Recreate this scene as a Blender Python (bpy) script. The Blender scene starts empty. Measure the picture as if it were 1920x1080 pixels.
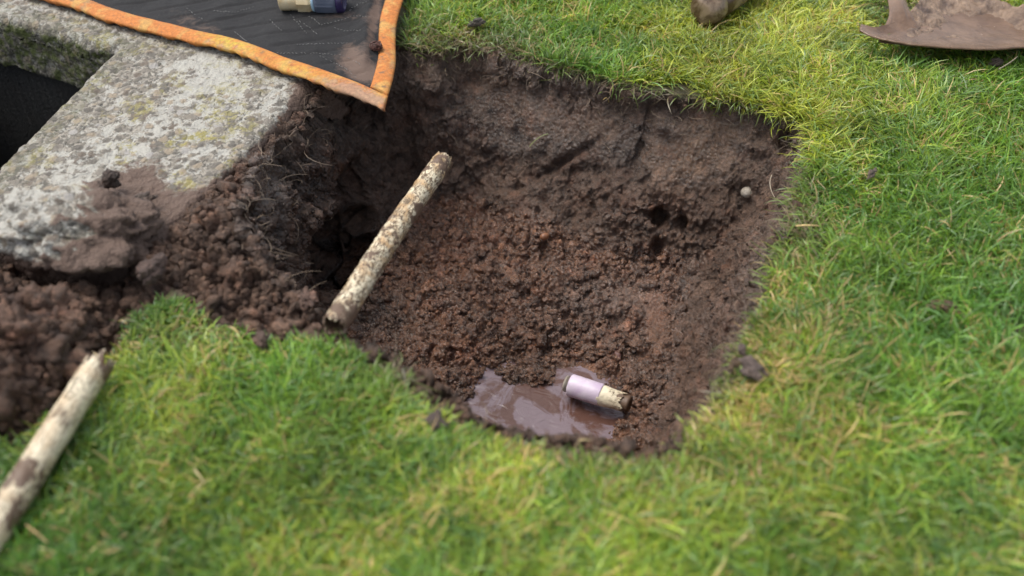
import bpy, math, random
import numpy as np
from mathutils import Vector, Matrix

random.seed(7)
rng = np.random.default_rng(11)
R = math.radians
sc = bpy.context.scene
col = sc.collection

# ------------------------------------------------------------------ camera
H, PITCH, FPX = 0.986, R(44.0), 1700.0
cam_d = bpy.data.cameras.new('camera')
cam = bpy.data.objects.new('camera', cam_d)
col.objects.link(cam)
cam.location = (0, 0, H)
cam.rotation_euler = (math.pi / 2 - PITCH, 0, 0)
cam_d.sensor_width = 36.0
cam_d.lens = FPX / 1920 * 36
cam_d.clip_start = 0.01
cam_d.clip_end = 200
cam_d.dof.use_dof = True
cam_d.dof.focus_distance = 1.77
cam_d.dof.aperture_fstop = 1.7
sc.camera = cam

# ------------------------------------------------------------------ world + sun
SUN_EL, SUN_AZ = R(62), R(-62)      # azimuth from +Y (behind the scene), towards -X
w = bpy.data.worlds.new('World')
sc.world = w
w.use_nodes = True
wn = w.node_tree
bg = wn.nodes['Background']
sky = wn.nodes.new('ShaderNodeTexSky')
sky.sky_type = 'NISHITA'
sky.sun_disc = False
sky.sun_elevation = SUN_EL
sky.sun_rotation = SUN_AZ
sky.dust_density = 4.0
sky.air_density = 1.0
hs = wn.nodes.new('ShaderNodeHueSaturation')
hs.inputs['Saturation'].default_value = 0.45
wn.links.new(sky.outputs[0], hs.inputs['Color'])
wn.links.new(hs.outputs[0], bg.inputs['Color'])
bg.inputs['Strength'].default_value = 0.15
sun_d = bpy.data.lights.new('sun', 'SUN')
sun_d.energy = 1.0
sun_d.angle = R(32)
sun_d.color = (1.0, 0.95, 0.88)
sun = bpy.data.objects.new('sun', sun_d)
col.objects.link(sun)
sdir = Vector((math.sin(SUN_AZ) * math.cos(SUN_EL), math.cos(SUN_AZ) * math.cos(SUN_EL), math.sin(SUN_EL)))
sun.rotation_euler = sdir.to_track_quat('Z', 'Y').to_euler()
sc.view_settings.view_transform = 'Standard'
sc.view_settings.look = 'None'
sc.view_settings.exposure = 0.74
sc.view_settings.gamma = 1.0
sc.render.engine = 'CYCLES'
sc.cycles.use_denoising = True
try:
    sc.cycles.denoiser = 'OPENIMAGEDENOISE'
except Exception:
    pass
sc.cycles.max_bounces = 6
sc.cycles.diffuse_bounces = 3
sc.cycles.glossy_bounces = 2
sc.cycles.transmission_bounces = 3
sc.cycles.caustics_reflective = False
sc.cycles.caustics_refractive = False

# ------------------------------------------------------------------ photo plane -> world
CP, SP = math.cos(PITCH), math.sin(PITCH)


def P(px, py, z=0.0):
    dx, dv = px - 960.0, 540.0 - py
    rx, ry, rz = dx, FPX * CP + dv * SP, -FPX * SP + dv * CP
    t = (z - H) / rz
    return np.array([rx * t, ry * t, z])


def proj(p):
    p = np.asarray(p, float)
    x, y, z = p[..., 0], p[..., 1], p[..., 2] - H
    f = y * CP - z * SP
    u = y * SP + z * CP
    f = np.where(f < 0.02, 0.02, f)
    return 960 + FPX * x / f, 540 - FPX * u / f


def poly(pts, z=0.0):
    return np.array([P(a, b, z)[:2] for a, b in pts])


# ------------------------------------------------------------------ noise
def _h(ix, iy, iz, seed):
    ix = ix.astype(np.int64).astype(np.uint32); iy = iy.astype(np.int64).astype(np.uint32); iz = iz.astype(np.int64).astype(np.uint32)
    n = ix * np.uint32(374761393) + iy * np.uint32(668265263) + iz * np.uint32(2246822519) + np.uint32((seed * 3266489917) & 0xffffffff)
    n = (n ^ (n >> np.uint32(13))) * np.uint32(1274126177)
    n = (n ^ (n >> np.uint32(16))) * np.uint32(2654435761)
    n = n ^ (n >> np.uint32(15))
    return n.astype(np.float64) / 4294967295.0


def vn(p, f, seed=0):
    q = p * f
    i = np.floor(q)
    t = q - i
    t = t * t * t * (t * (t * 6 - 15) + 10)
    r = 0
    for a in (0, 1):
        wa = t[:, 0] if a else 1 - t[:, 0]
        for b in (0, 1):
            wb = t[:, 1] if b else 1 - t[:, 1]
            for c in (0, 1):
                wc = t[:, 2] if c else 1 - t[:, 2]
                r = r + wa * wb * wc * _h(i[:, 0] + a, i[:, 1] + b, i[:, 2] + c, seed)
    return r * 2 - 1


def fbm(p, f, o=4, seed=0, g=0.5):
    r, a, s = 0, 1.0, 0.0
    for k in range(o):
        r = r + a * vn(p, f * (2.03 ** k), seed + k * 17)
        s += a
        a *= g
    return r / s


def worley(p, cell, seed=0):
    q = p / cell
    i = np.floor(q)
    f1 = np.full(len(p), 9.0); f2 = np.full(len(p), 9.0); idv = np.zeros(len(p))
    for a in (-1, 0, 1):
        for b in (-1, 0, 1):
            for c in (-1, 0, 1):
                cx, cy, cz = i[:, 0] + a, i[:, 1] + b, i[:, 2] + c
                h1 = _h(cx, cy, cz, seed)
                d = (cx + h1 - q[:, 0]) ** 2 + (cy + _h(cx, cy, cz, seed + 1) - q[:, 1]) ** 2 + (cz + _h(cx, cy, cz, seed + 2) - q[:, 2]) ** 2
                m = d < f1
                f2 = np.where(m, f1, np.minimum(f2, d))
                idv = np.where(m, h1, idv)
                f1 = np.where(m, d, f1)
    return np.sqrt(f1), np.sqrt(f2), idv


def ss(x, a=0.0, b=1.0):
    t = np.clip((x - a) / (b - a), 0, 1)
    return t * t * (3 - 2 * t)


def sdf(poly_, x, y):
    """signed distance, positive inside"""
    d2 = np.full(x.shape, 1e9)
    inside = np.zeros(x.shape, bool)
    n = len(poly_)
    for k in range(n):
        ax, ay = poly_[k]
        bx, by = poly_[(k + 1) % n]
        ex, ey = bx - ax, by - ay
        t = np.clip(((x - ax) * ex + (y - ay) * ey) / (ex * ex + ey * ey + 1e-12), 0, 1)
        d2 = np.minimum(d2, (x - ax - t * ex) ** 2 + (y - ay - t * ey) ** 2)
        c = ((ay > y) != (by > y)) & (x < (bx - ax) * (y - ay) / (by - ay + 1e-12) + ax)
        inside ^= c
    d = np.sqrt(d2)
    return np.where(inside, d, -d)


# ------------------------------------------------------------------ object helpers
def tag(o, label=None, cat=None, group=None, kind=None):
    if label: o['label'] = label
    if cat: o['category'] = cat
    if group: o['group'] = group
    if kind: o['kind'] = kind
    return o


def mk(name, V, F, mat=None, parent=None, cols=None, fl=None, smooth=True):
    V = np.asarray(V, np.float32); F = np.asarray(F, np.int32)
    me = bpy.data.meshes.new(name)
    k = F.shape[1]
    me.vertices.add(len(V)); me.vertices.foreach_set('co', V.ravel())
    me.loops.add(F.size); me.loops.foreach_set('vertex_index', F.ravel())
    me.polygons.add(len(F)); me.polygons.foreach_set('loop_start', np.arange(0, F.size, k, dtype=np.int32))
    me.polygons.foreach_set('use_smooth', np.full(len(F), smooth))
    me.update(calc_edges=True)
    if cols is not None:
        a = me.attributes.new('Col', 'FLOAT_COLOR', 'POINT')
        c = np.ones((len(V), 4), np.float32); c[:, :3] = cols
        a.data.foreach_set('color', c.ravel())
    for kk, vv in (fl or {}).items():
        a = me.attributes.new(kk, 'FLOAT', 'POINT')
        a.data.foreach_set('value', np.asarray(vv, np.float32))
    if mat: me.materials.append(mat)
    o = bpy.data.objects.new(name, me)
    col.objects.link(o)
    if parent: o.parent = parent
    return o


def empty(name, loc, rot=None):
    o = bpy.data.objects.new(name, None)
    o.empty_display_size = 0.05
    col.objects.link(o)
    o.location = loc
    if rot: o.rotation_euler = rot
    return o


def gridF(nu, nv, wrap_v=False):
    """quads of a (nu x nv) point grid"""
    i = np.arange(nu - 1)[:, None]
    j = np.arange(nv if wrap_v else nv - 1)[None, :]
    j2 = (j + 1) % nv
    a = i * nv + j; b = i * nv + j2; c = (i + 1) * nv + j2; d = (i + 1) * nv + j
    return np.stack([a, b, c, d], -1).reshape(-1, 4)


# ------------------------------------------------------------------ materials
def newmat(name):
    m = bpy.data.materials.new(name)
    m.use_nodes = True
    nt = m.node_tree
    return m, nt, nt.nodes['Principled BSDF'], nt.nodes['Material Output']


def N(nt, t, ins=None, **props):
    n = nt.nodes.new('ShaderNode' + t)
    for k, v in props.items(): setattr(n, k, v)
    for k, v in (ins or {}).items():
        if hasattr(v, 'is_output'): nt.links.new(v, n.inputs[k])
        else: n.inputs[k].default_value = v
    return n


def c4(c): return (c[0], c[1], c[2], 1)


def mix(nt, f, a, b, bt='MIX'):
    n = N(nt, 'Mix', data_type='RGBA', blend_type=bt)
    for k, v in ((0, f), (6, a), (7, b)):
        if hasattr(v, 'is_output'): nt.links.new(v, n.inputs[k])
        else: n.inputs[k].default_value = v if k == 0 else c4(v)
    return n.outputs[2]


def ramp(nt, f, stops, interp='LINEAR'):
    n = N(nt, 'ValToRGB', {0: f})
    cr = n.color_ramp
    cr.interpolation = interp
    while len(cr.elements) < len(stops): cr.elements.new(0.5)
    for e, (p, c) in zip(cr.elements, stops):
        e.position = p
        e.color = (c, c, c, 1) if isinstance(c, (int, float)) else c4(c)
    return n.outputs[0]


def noise(nt, co, s, d=4, r=0.55, dist=0.0):
    return N(nt, 'TexNoise', {'Vector': co, 'Scale': s, 'Detail': d, 'Roughness': r, 'Distortion': dist}).outputs[0]


def math_(nt, op, a, b=None, c=None, clamp=False):
    ins = {0: a}
    if b is not None: ins[1] = b
    if c is not None: ins[2] = c
    return N(nt, 'Math', ins, operation=op, use_clamp=clamp).outputs[0]


def attr(nt, name): return N(nt, 'Attribute', attribute_name=name)


def soil_material():
    m, nt, b, out = newmat('wet_soil')
    co = N(nt, 'TexCoord').outputs['Object']
    c = attr(nt, 'Col').outputs['Color']
    wet = attr(nt, 'wet').outputs['Fac']
    n1 = noise(nt, co, 45, 5, 0.6)
    n2 = noise(nt, co, 300, 4, 0.65)
    v = ramp(nt, n1, [(0.3, 0.5), (0.7, 1.5)])
    v2 = ramp(nt, n2, [(0.32, 0.5), (0.7, 1.5)])
    x = mix(nt, 1.0, c, v, 'MULTIPLY')
    x = mix(nt, 1.0, x, v2, 'MULTIPLY')
    n3 = noise(nt, co, 18, 3)
    x = mix(nt, ramp(nt, n3, [(0.52, 0.0), (0.72, 0.5)]), x, mix(nt, 1.0, x, (1.35, 0.95, 0.75), 'MULTIPLY'))
    nt.links.new(x, b.inputs['Base Color'])
    r0 = N(nt, 'MapRange', {0: wet, 1: 0.0, 2: 1.0, 3: 0.72, 4: 0.16}).outputs[0]
    r = math_(nt, 'ADD', r0, math_(nt, 'MULTIPLY_ADD', n1, 0.6, -0.24), clamp=True)
    nt.links.new(r, b.inputs['Roughness'])
    b.inputs['Specular IOR Level'].default_value = 0.6
    nt.links.new(math_(nt, 'MULTIPLY', ramp(nt, math_(nt, 'ADD', wet, math_(nt, 'MULTIPLY_ADD', n1, 0.8, -0.4)), [(0.4, 0.0), (0.85, 1.0)]), 0.85), b.inputs['Coat Weight'])
    b.inputs['Coat Roughness'].default_value = 0.13
    vo = N(nt, 'TexVoronoi', {'Vector': co, 'Scale': 130.0}).outputs[0]
    h = math_(nt, 'ADD', math_(nt, 'MULTIPLY', noise(nt, co, 160, 6, 0.7), 1.0), math_(nt, 'MULTIPLY', vo, -0.35))
    h = math_(nt, 'ADD', h, math_(nt, 'MULTIPLY', noise(nt, co, 600, 3, 0.6), 0.3))
    bp = N(nt, 'Bump', {'Height': h, 'Strength': 1.0, 'Distance': 0.008})
    nt.links.new(bp.outputs[0], b.inputs['Normal'])
    bc = N(nt, 'Bump', {'Height': math_(nt, 'ADD', noise(nt, co, 110, 4, 0.6), math_(nt, 'MULTIPLY', vo, -0.4)), 'Strength': 1.0, 'Distance': 0.010})
    nt.links.new(bc.outputs[0], b.inputs['Coat Normal'])
    return m


def grass_material():
    m, nt, b, out = newmat('grass_blades')
    c = attr(nt, 'Col').outputs['Color']
    nt.links.new(c, b.inputs['Base Color'])
    b.inputs['Roughness'].default_value = 0.34
    b.inputs['Specular IOR Level'].default_value = 0.55
    tr = N(nt, 'BsdfTranslucent', {'Color': mix(nt, 1.0, c, (1.25, 1.25, 0.6), 'MULTIPLY')})
    mx = N(nt, 'MixShader', {0: 0.38, 1: b.outputs[0], 2: tr.outputs[0]})
    nt.links.new(mx.outputs[0], out.inputs[0])
    return m


def fibre_material():
    m, nt, b, out = newmat('dry_fibres')
    nt.links.new(attr(nt, 'Col').outputs['Color'], b.inputs['Base Color'])
    b.inputs['Roughness'].default_value = 0.7
    return m


def concrete_material():
    m, nt, b, out = newmat('pebbled_concrete')
    co = N(nt, 'TexCoord').outputs['Object']
    warp = N(nt, 'TexNoise', {'Vector': co, 'Scale': 30.0, 'Detail': 2.0})
    va = N(nt, 'VectorMath', {0: co, 1: N(nt, 'VectorMath', {0: warp.outputs[1], 'Scale': 0.012}, operation='SCALE').outputs[0]}, operation='ADD').outputs[0]
    big = N(nt, 'TexVoronoi', {'Vector': va, 'Scale': 50.0})
    sm = N(nt, 'TexVoronoi', {'Vector': va, 'Scale': 170.0})
    peb = ramp(nt, N(nt, 'SeparateColor', {0: big.outputs['Color']}).outputs[0],
               [(0.0, (0.12, 0.108, 0.09)), (0.3, (0.19, 0.17, 0.14)), (0.55, (0.26, 0.215, 0.155)), (0.75, (0.14, 0.115, 0.09)), (0.92, (0.30, 0.285, 0.26))], 'CONSTANT')
    spb = ramp(nt, N(nt, 'SeparateColor', {0: sm.outputs['Color']}).outputs[1],
               [(0.0, (0.12, 0.11, 0.09)), (0.4, (0.20, 0.18, 0.145)), (0.7, (0.29, 0.265, 0.22))], 'CONSTANT')
    x = mix(nt, ramp(nt, big.outputs['Distance'], [(0.36, 0.0), (0.5, 1.0)]), peb, spb)
    # pale lime crust between pebbles, in large irregular patches
    pl = noise(nt, co, 11, 5, 0.68, 0.8)
    fine = noise(nt, co, 85, 5, 0.7)
    pm = math_(nt, 'ADD', math_(nt, 'MULTIPLY', pl, 0.85), math_(nt, 'MULTIPLY', fine, 0.72))
    pm = math_(nt, 'ADD', pm, math_(nt, 'MULTIPLY', big.outputs['Distance'], 0.22))
    pm = math_(nt, 'ADD', pm, math_(nt, 'MULTIPLY', attr(nt, 'lime').outputs['Fac'], 0.22))
    lime = attr(nt, 'lime').outputs['Fac']
    pm = math_(nt, 'ADD', lime, math_(nt, 'MULTIPLY_ADD', noise(nt, co, 105, 5, 0.75, 0.6), 2.4, -1.2))
    pm = math_(nt, 'ADD', pm, math_(nt, 'MULTIPLY_ADD', big.outputs['Distance'], 0.9, -0.30))
    pf = ramp(nt, pm, [(0.44, 0.0), (0.56, 0.95)])
    pm2 = math_(nt, 'ADD', math_(nt, 'MULTIPLY', pl, 0.8), math_(nt, 'MULTIPLY', fine, 1.0))
    x = mix(nt, pf, x, mix(nt, noise(nt, co, 60, 3), (0.26, 0.25, 0.215), (0.47, 0.46, 0.41)))
    # yellow lichen
    ln = noise(nt, co, 15, 4, 0.7, 0.3)
    lf = math_(nt, 'MULTIPLY', ramp(nt, ln, [(0.53, 0.0), (0.62, 1.0)]), ramp(nt, fine, [(0.44, 0.0), (0.52, 0.85)]))
    lf = math_(nt, 'MULTIPLY', lf, attr(nt, 'lichen').outputs['Fac'])
    x = mix(nt, lf, x, (0.27, 0.24, 0.07))
    # moss on the chamber faces
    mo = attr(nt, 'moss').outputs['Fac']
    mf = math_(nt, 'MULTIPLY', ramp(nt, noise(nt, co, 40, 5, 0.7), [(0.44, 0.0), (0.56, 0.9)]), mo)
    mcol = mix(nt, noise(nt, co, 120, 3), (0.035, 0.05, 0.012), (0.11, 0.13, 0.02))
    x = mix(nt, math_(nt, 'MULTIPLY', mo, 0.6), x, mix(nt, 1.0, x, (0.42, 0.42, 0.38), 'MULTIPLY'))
    x = mix(nt, mf, x, mcol)
    # mud
    mud = attr(nt, 'mud').outputs['Fac']
    mm = math_(nt, 'ADD', mud, math_(nt, 'MULTIPLY_ADD', fine, 0.9, -0.45))
    mudc = mix(nt, noise(nt, co, 25, 4), (0.075, 0.048, 0.035), (0.15, 0.10, 0.075))
    x = mix(nt, ramp(nt, mm, [(0.42, 0.0), (0.6, 1.0)]), x, mudc)
    nt.links.new(x, b.inputs['Base Color'])
    b.inputs['Roughness'].default_value = 0.8
    h = math_(nt, 'ADD', math_(nt, 'MULTIPLY', big.outputs['Distance'], -1.0), math_(nt, 'MULTIPLY', fine, 0.7))
    h = math_(nt, 'ADD', h, math_(nt, 'MULTIPLY', sm.outputs['Distance'], -0.5))
    bp = N(nt, 'Bump', {'Height': h, 'Strength': 0.8, 'Distance': 0.006})
    nt.links.new(bp.outputs[0], b.inputs['Normal'])
    return m


def pipe_material():
    m, nt, b, out = newmat('muddy_cream_pipe')
    co = N(nt, 'TexCoord').outputs['Object']
    st = N(nt, 'Mapping', {'Vector': co, 'Scale': (1, 1, 0.35)}).outputs[0]
    mud = attr(nt, 'mud').outputs['Fac']
    n1 = noise(nt, st, 170, 5, 0.72, 1.6)
    n2 = noise(nt, co, 28, 4, 0.6, 0.5)
    cream = mix(nt, n2, (0.62, 0.52, 0.33), (0.80, 0.75, 0.60))
    stain = ramp(nt, n1, [(0.485, 0.0), (0.55, 1.0)])
    sf = attr(nt, 'scratch').outputs['Fac']
    x = mix(nt, math_(nt, 'MULTIPLY', ramp(nt, n2, [(0.42, 0.0), (0.60, 0.85)]), sf), cream, (0.42, 0.25, 0.10))
    x = mix(nt, math_(nt, 'MULTIPLY', stain, sf), x, (0.13, 0.085, 0.045))
    mm = math_(nt, 'ADD', mud, math_(nt, 'MULTIPLY_ADD', noise(nt, co, 120, 5, 0.7), 1.0, -0.5))
    mf = ramp(nt, mm, [(0.46, 0.0), (0.56, 1.0)])
    mudc = mix(nt, noise(nt, co, 90, 4), (0.07, 0.041, 0.026), (0.19, 0.122, 0.078))
    x = mix(nt, mf, x, mudc)
    nt.links.new(x, b.inputs['Base Color'])
    b.inputs['Roughness'].default_value = 0.5
    h = math_(nt, 'ADD', math_(nt, 'MULTIPLY', mf, 0.8), math_(nt, 'MULTIPLY', n1, 0.4))
    bp = N(nt, 'Bump', {'Height': h, 'Strength': 0.6, 'Distance': 0.003})
    nt.links.new(bp.outputs[0], b.inputs['Normal'])
    return m


def simple(name, c1, c2, scale, rough=0.5, metal=0.0, bump=0.0, detail=4, dist=0.002, thresh=None, bs=None):
    m, nt, b, out = newmat(name)
    co = N(nt, 'TexCoord').outputs['Object']
    n = noise(nt, co, scale, detail, 0.6, 0.4)
    f = ramp(nt, n, thresh or [(0.35, 0.0), (0.65, 1.0)])
    nt.links.new(mix(nt, f, c1, c2), b.inputs['Base Color'])
    b.inputs['Roughness'].default_value = rough
    b.inputs['Metallic'].default_value = metal
    if bump:
        bp = N(nt, 'Bump', {'Height': noise(nt, co, bs or scale * 3, 5, 0.65), 'Strength': bump, 'Distance': dist})
        nt.links.new(bp.outputs[0], b.inputs['Normal'])
    return m


def trim_material():
    m, nt, b, out = newmat('orange_trim')
    co = N(nt, 'TexCoord').outputs['Object']
    n = noise(nt, co, 22, 5, 0.65, 0.6)
    x = mix(nt, noise(nt, co, 60, 3), (0.44, 0.135, 0.020), (0.55, 0.200, 0.042))
    x = mix(nt, ramp(nt, n, [(0.50, 0.0), (0.62, 0.8)]), x, (0.50, 0.30, 0.08))
    x = mix(nt, ramp(nt, noise(nt, co, 11, 5, 0.7, 0.8), [(0.54, 0.0), (0.66, 0.7)]), x, (0.30, 0.21, 0.10))
    d = attr(nt, 'dirt').outputs['Fac']
    mm = math_(nt, 'ADD', d, math_(nt, 'MULTIPLY_ADD', noise(nt, co, 55, 5, 0.7), 1.2, -0.6))
    x = mix(nt, ramp(nt, mm, [(0.42, 0.0), (0.7, 0.85)]), x, (0.34, 0.21, 0.14))
    mm2 = ramp(nt, noise(nt, co, 38, 5, 0.7), [(0.58, 0.0), (0.66, 0.8)])
    x = mix(nt, mm2, x, (0.18, 0.11, 0.06))
    x = mix(nt, math_(nt, 'MULTIPLY', attr(nt, 'moss').outputs['Fac'], ramp(nt, noise(nt, co, 70, 4, 0.7), [(0.4, 0.0), (0.55, 1.0)])), x, (0.50, 0.36, 0.04))
    x = mix(nt, 1.0, x, ramp(nt, noise(nt, co, 160, 5, 0.75), [(0.3, 0.62), (0.7, 1.3)]), 'MULTIPLY')
    nt.links.new(x, b.inputs['Base Color'])
    b.inputs['Roughness'].default_value = 0.75
    bp = N(nt, 'Bump', {'Height': noise(nt, co, 350, 5, 0.7), 'Strength': 0.5, 'Distance': 0.003})
    nt.links.new(bp.outputs[0], b.inputs['Normal'])
    return m


def fabric_material():
    m, nt, b, out = newmat('black_mat_fabric')
    co = N(nt, 'TexCoord').outputs['Object']
    n = noise(nt, co, 9, 5, 0.65, 0.4)
    x = mix(nt, n, (0.008, 0.008, 0.009), (0.030, 0.030, 0.031))
    sp = ramp(nt, noise(nt, co, 240, 4, 0.75), [(0.6, 0.0), (0.74, 0.6)])
    x = mix(nt, sp, x, (0.13, 0.115, 0.10))
    d = attr(nt, 'dirt').outputs['Fac']
    mm = math_(nt, 'ADD', d, math_(nt, 'MULTIPLY_ADD', noise(nt, co, 45, 6, 0.75, 0.8), 1.2, -0.6))
    x = mix(nt, ramp(nt, mm, [(0.45, 0.0), (0.8, 0.8)]), x, (0.16, 0.11, 0.085))
    nt.links.new(x, b.inputs['Base Color'])
    b.inputs['Roughness'].default_value = 0.8
    b.inputs['Specular IOR Level'].default_value = 0.25
    h = math_(nt, 'ADD', noise(nt, co, 500, 3, 0.6), math_(nt, 'MULTIPLY', noise(nt, co, 40, 4, 0.6), 2.0))
    bp = N(nt, 'Bump', {'Height': h, 'Strength': 0.5, 'Distance': 0.003})
    nt.links.new(bp.outputs[0], b.inputs['Normal'])
    return m


def water_material():
    m, nt, b, out = newmat('muddy_water')
    co = N(nt, 'TexCoord').outputs['Object']
    n = noise(nt, co, 16, 4, 0.6, 1.2)
    x = mix(nt, ramp(nt, n, [(0.47, 0.0), (0.58, 1.0)]), (0.185, 0.140, 0.152), (0.105, 0.055, 0.042))
    nt.links.new(x, b.inputs['Base Color'])
    b.inputs['Roughness'].default_value = 0.12
    b.inputs['IOR'].default_value = 1.33
    b.inputs['Specular IOR Level'].default_value = 0.8
    st = N(nt, 'Mapping', {'Vector': co, 'Scale': (1, 1.6, 1)}).outputs[0]
    bp = N(nt, 'Bump', {'Height': noise(nt, st, 38, 3, 0.5, 0.8), 'Strength': 0.55, 'Distance': 0.005})
    nt.links.new(bp.outputs[0], b.inputs['Normal'])
    return m


M_soil = soil_material()
M_grass = grass_material()
M_fibre = fibre_material()
M_conc = concrete_material()
M_pipe = pipe_material()
M_trim = trim_material()
M_fab = fabric_material()
M_water = water_material()
M_blade = simple('muddy_steel', (0.19, 0.118, 0.074), (0.11, 0.064, 0.038), 18, 0.25, 0, 0.6, bs=60, dist=0.004)
M_mud = simple('mud_clump', (0.08, 0.047, 0.030), (0.28, 0.19, 0.125), 34, 0.32, 0, 0.9, bs=120, dist=0.006)
M_grip = simple('wet_brown_grip', (0.085, 0.050, 0.028), (0.25, 0.18, 0.12), 24, 0.25, 0, 0.4, thresh=[(0.48, 0), (0.62, 1)], bs=60, dist=0.003)
M_brass = simple('brass', (0.90, 0.76, 0.50), (0.70, 0.54, 0.30), 30, 0.4, 0.25, 0.1)
M_collar = simple('pale_blue_plastic', (0.42, 0.60, 0.72), (0.38, 0.55, 0.68), 20, 0.35)
M_nut = simple('grey_blue_plastic', (0.085, 0.105, 0.15), (0.13, 0.15, 0.20), 30, 0.35)
M_navy = simple('navy_plastic', (0.03, 0.022, 0.075), (0.045, 0.032, 0.10), 30, 0.3)
M_lilac = simple('lilac_plastic', (0.52, 0.41, 0.54), (0.68, 0.61, 0.67), 26, 0.4, 0, 0.3)
M_thread = simple('white_stitch', (0.24, 0.24, 0.23), (0.12, 0.12, 0.115), 60, 0.7)
M_pebble = simple('pale_pebble', (0.26, 0.22, 0.17), (0.38, 0.34, 0.28), 70, 0.45, 0, 0.2)
M_pebo = simple('orange_pebble', (0.20, 0.085, 0.04), (0.27, 0.13, 0.07), 70, 0.3, 0, 0.2)
M_ink = simple('dark_print', (0.03, 0.025, 0.02), (0.05, 0.04, 0.03), 70, 0.6)
M_root = simple('reddish_root', (0.075, 0.028, 0.022), (0.12, 0.05, 0.035), 70, 0.5)

# ------------------------------------------------------------------ outlines on the ground (world metres)
SLAB_Z = 0.035


def line_ext(a, b, d):
    v = (b - a) / np.linalg.norm(b - a)
    return b + v * d


a1, b1 = P(592, 150, SLAB_Z)[:2], P(345, 402, SLAB_Z)[:2]
C1, D1, E1 = P(213, 90, SLAB_Z)[:2], P(0, 302, SLAB_Z)[:2], P(0, 30, SLAB_Z)[:2]
far_r = line_ext(b1, a1, 0.85)
slab_poly = np.array([far_r, a1, P(470, 282, SLAB_Z)[:2], b1, P(300, 447, SLAB_Z)[:2], P(225, 462, SLAB_Z)[:2], P(120, 470, SLAB_Z)[:2],
                      P(20, 452, SLAB_Z)[:2], P(-90, 425, SLAB_Z)[:2], line_ext(C1, D1, 0.16), D1, P(110, 193, SLAB_Z)[:2],
                      C1, E1, line_ext(C1, E1, 0.45), line_ext(C1, E1, 0.45) + np.array([0.1, 0.75])])
chamber_poly = np.array([C1 + [0.0, 0.0], E1, line_ext(C1, E1, 0.40), line_ext(C1, D1, 0.14) + [-0.30, 0], line_ext(C1, D1, 0.14)])
# widen the chamber a little beneath the slab
cc = chamber_poly.mean(0)
chamber_poly = cc + (chamber_poly - cc) * 1.06
rim_poly = poly([(632, 160), (665, 120), (745, 88), (810, 96), (870, 88), (960, 102), (1030, 122), (1080, 133), (1150, 155), (1230, 172), (1310, 182), (1400, 198), (1515, 226),
                 (1522, 290), (1502, 370), (1480, 440), (1455, 520), (1422, 600), (1384, 670), (1345, 735), (1300, 790), (1255, 842), (1200, 846),
                 (1130, 828), (1050, 818), (960, 800), (900, 772), (850, 738), (790, 700), (700, 655), (640, 625), (590, 600), (560, 560), (520, 520),
                 (480, 500), (450, 460), (440, 420), (470, 360), (520, 290), (575, 222)])
bare_poly = poly([(600, 120), (745, 84), (810, 112), (870, 118), (930, 112), (1030, 135), (1080, 140), (1150, 165), (1230, 185), (1310, 196), (1400, 208), (1515, 232),
                  (1522, 290), (1504, 370), (1484, 440), (1460, 520), (1428, 600), (1394, 670), (1358, 735), (1318, 800), (1285, 868), (1205, 872),
                  (1130, 856), (1050, 852), (950, 838), (880, 808), (840, 790), (800, 770), (760, 725), (690, 685), (645, 650), (560, 640), (480, 640), (430, 628),
                  (380, 612), (345, 588), (325, 555), (290, 580), (250, 600), (236, 630), (228, 660), (190, 690), (150, 760), (60, 810), (-40, 850), (-260, 900), (-500, 760),
                  (-300, 300), (300, 100)])
heap_poly = poly([(250, 520), (232, 580), (222, 640), (180, 700), (130, 770), (50, 812), (-60, 850), (-250, 900), (-420, 700), (-200, 480), (0, 500), (120, 530)])


def IDW(pts, vals, x, y, p=2.5):
    num = 0; den = 0
    for (px, py), v in zip(pts, vals):
        ww = 1.0 / (((x - px) ** 2 + (y - py) ** 2) + 1e-4) ** (p / 2)
        num = num + ww * v; den = den + ww
    return num / den


# ------------------------------------------------------------------ terrain
def spaced():
    def geo(start, step, end, g=1.18):
        o = [start]; s = step
        while abs(o[-1] - start) < abs(end - start):
            s *= g; o.append(o[-1] + s * np.sign(end - start))
        return np.array(o[1:])
    x = np.concatenate([geo(-1.7, 0.012, -35)[::-1], np.arange(-1.7, -1.1, 0.012), np.arange(-1.1, -0.62, 0.004), np.arange(-0.62, 0.66, 0.0022),
                        np.arange(0.66, 0.8, 0.006), np.arange(0.8, 1.7, 0.012), geo(1.69, 0.012, 35)])
    y = np.concatenate([geo(0.40, 0.01, -20)[::-1], np.arange(0.40, 0.66, 0.008), np.arange(0.66, 1.80, 0.0022), np.arange(1.80, 2.6, 0.009), geo(2.6, 0.012, 40)])
    return x, y


xs, ys = spaced()
nx, ny = len(xs), len(ys)
XX, YY = np.meshgrid(xs, ys, indexing='ij')
X, Y = XX.ravel(), YY.ravel()
P2 = np.stack([X, Y, np.zeros_like(X)], 1)
near = (np.abs(X) < 2.2) & (Y > 0.1) & (Y < 3.2)
big_n = fbm(P2, 2.3, 4, 3)
G = 0.010 * big_n + 0.004 * fbm(P2, 14, 3, 5)
G = np.where(near, G, 0.02 * fbm(P2, 0.3, 3, 9))
w1 = fbm(P2, 9, 4, 21); w2 = fbm(P2, 45, 3, 22)

dr = sdf(rim_poly, X, Y)
dr0 = dr.copy()
dr = dr + 0.014 * w1 + 0.006 * w2
db = sdf(bare_poly, X, Y)
dh = sdf(heap_poly, X, Y)
dsl = sdf(slab_poly, X, Y)
dch = sdf(chamber_poly, X, Y)

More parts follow.
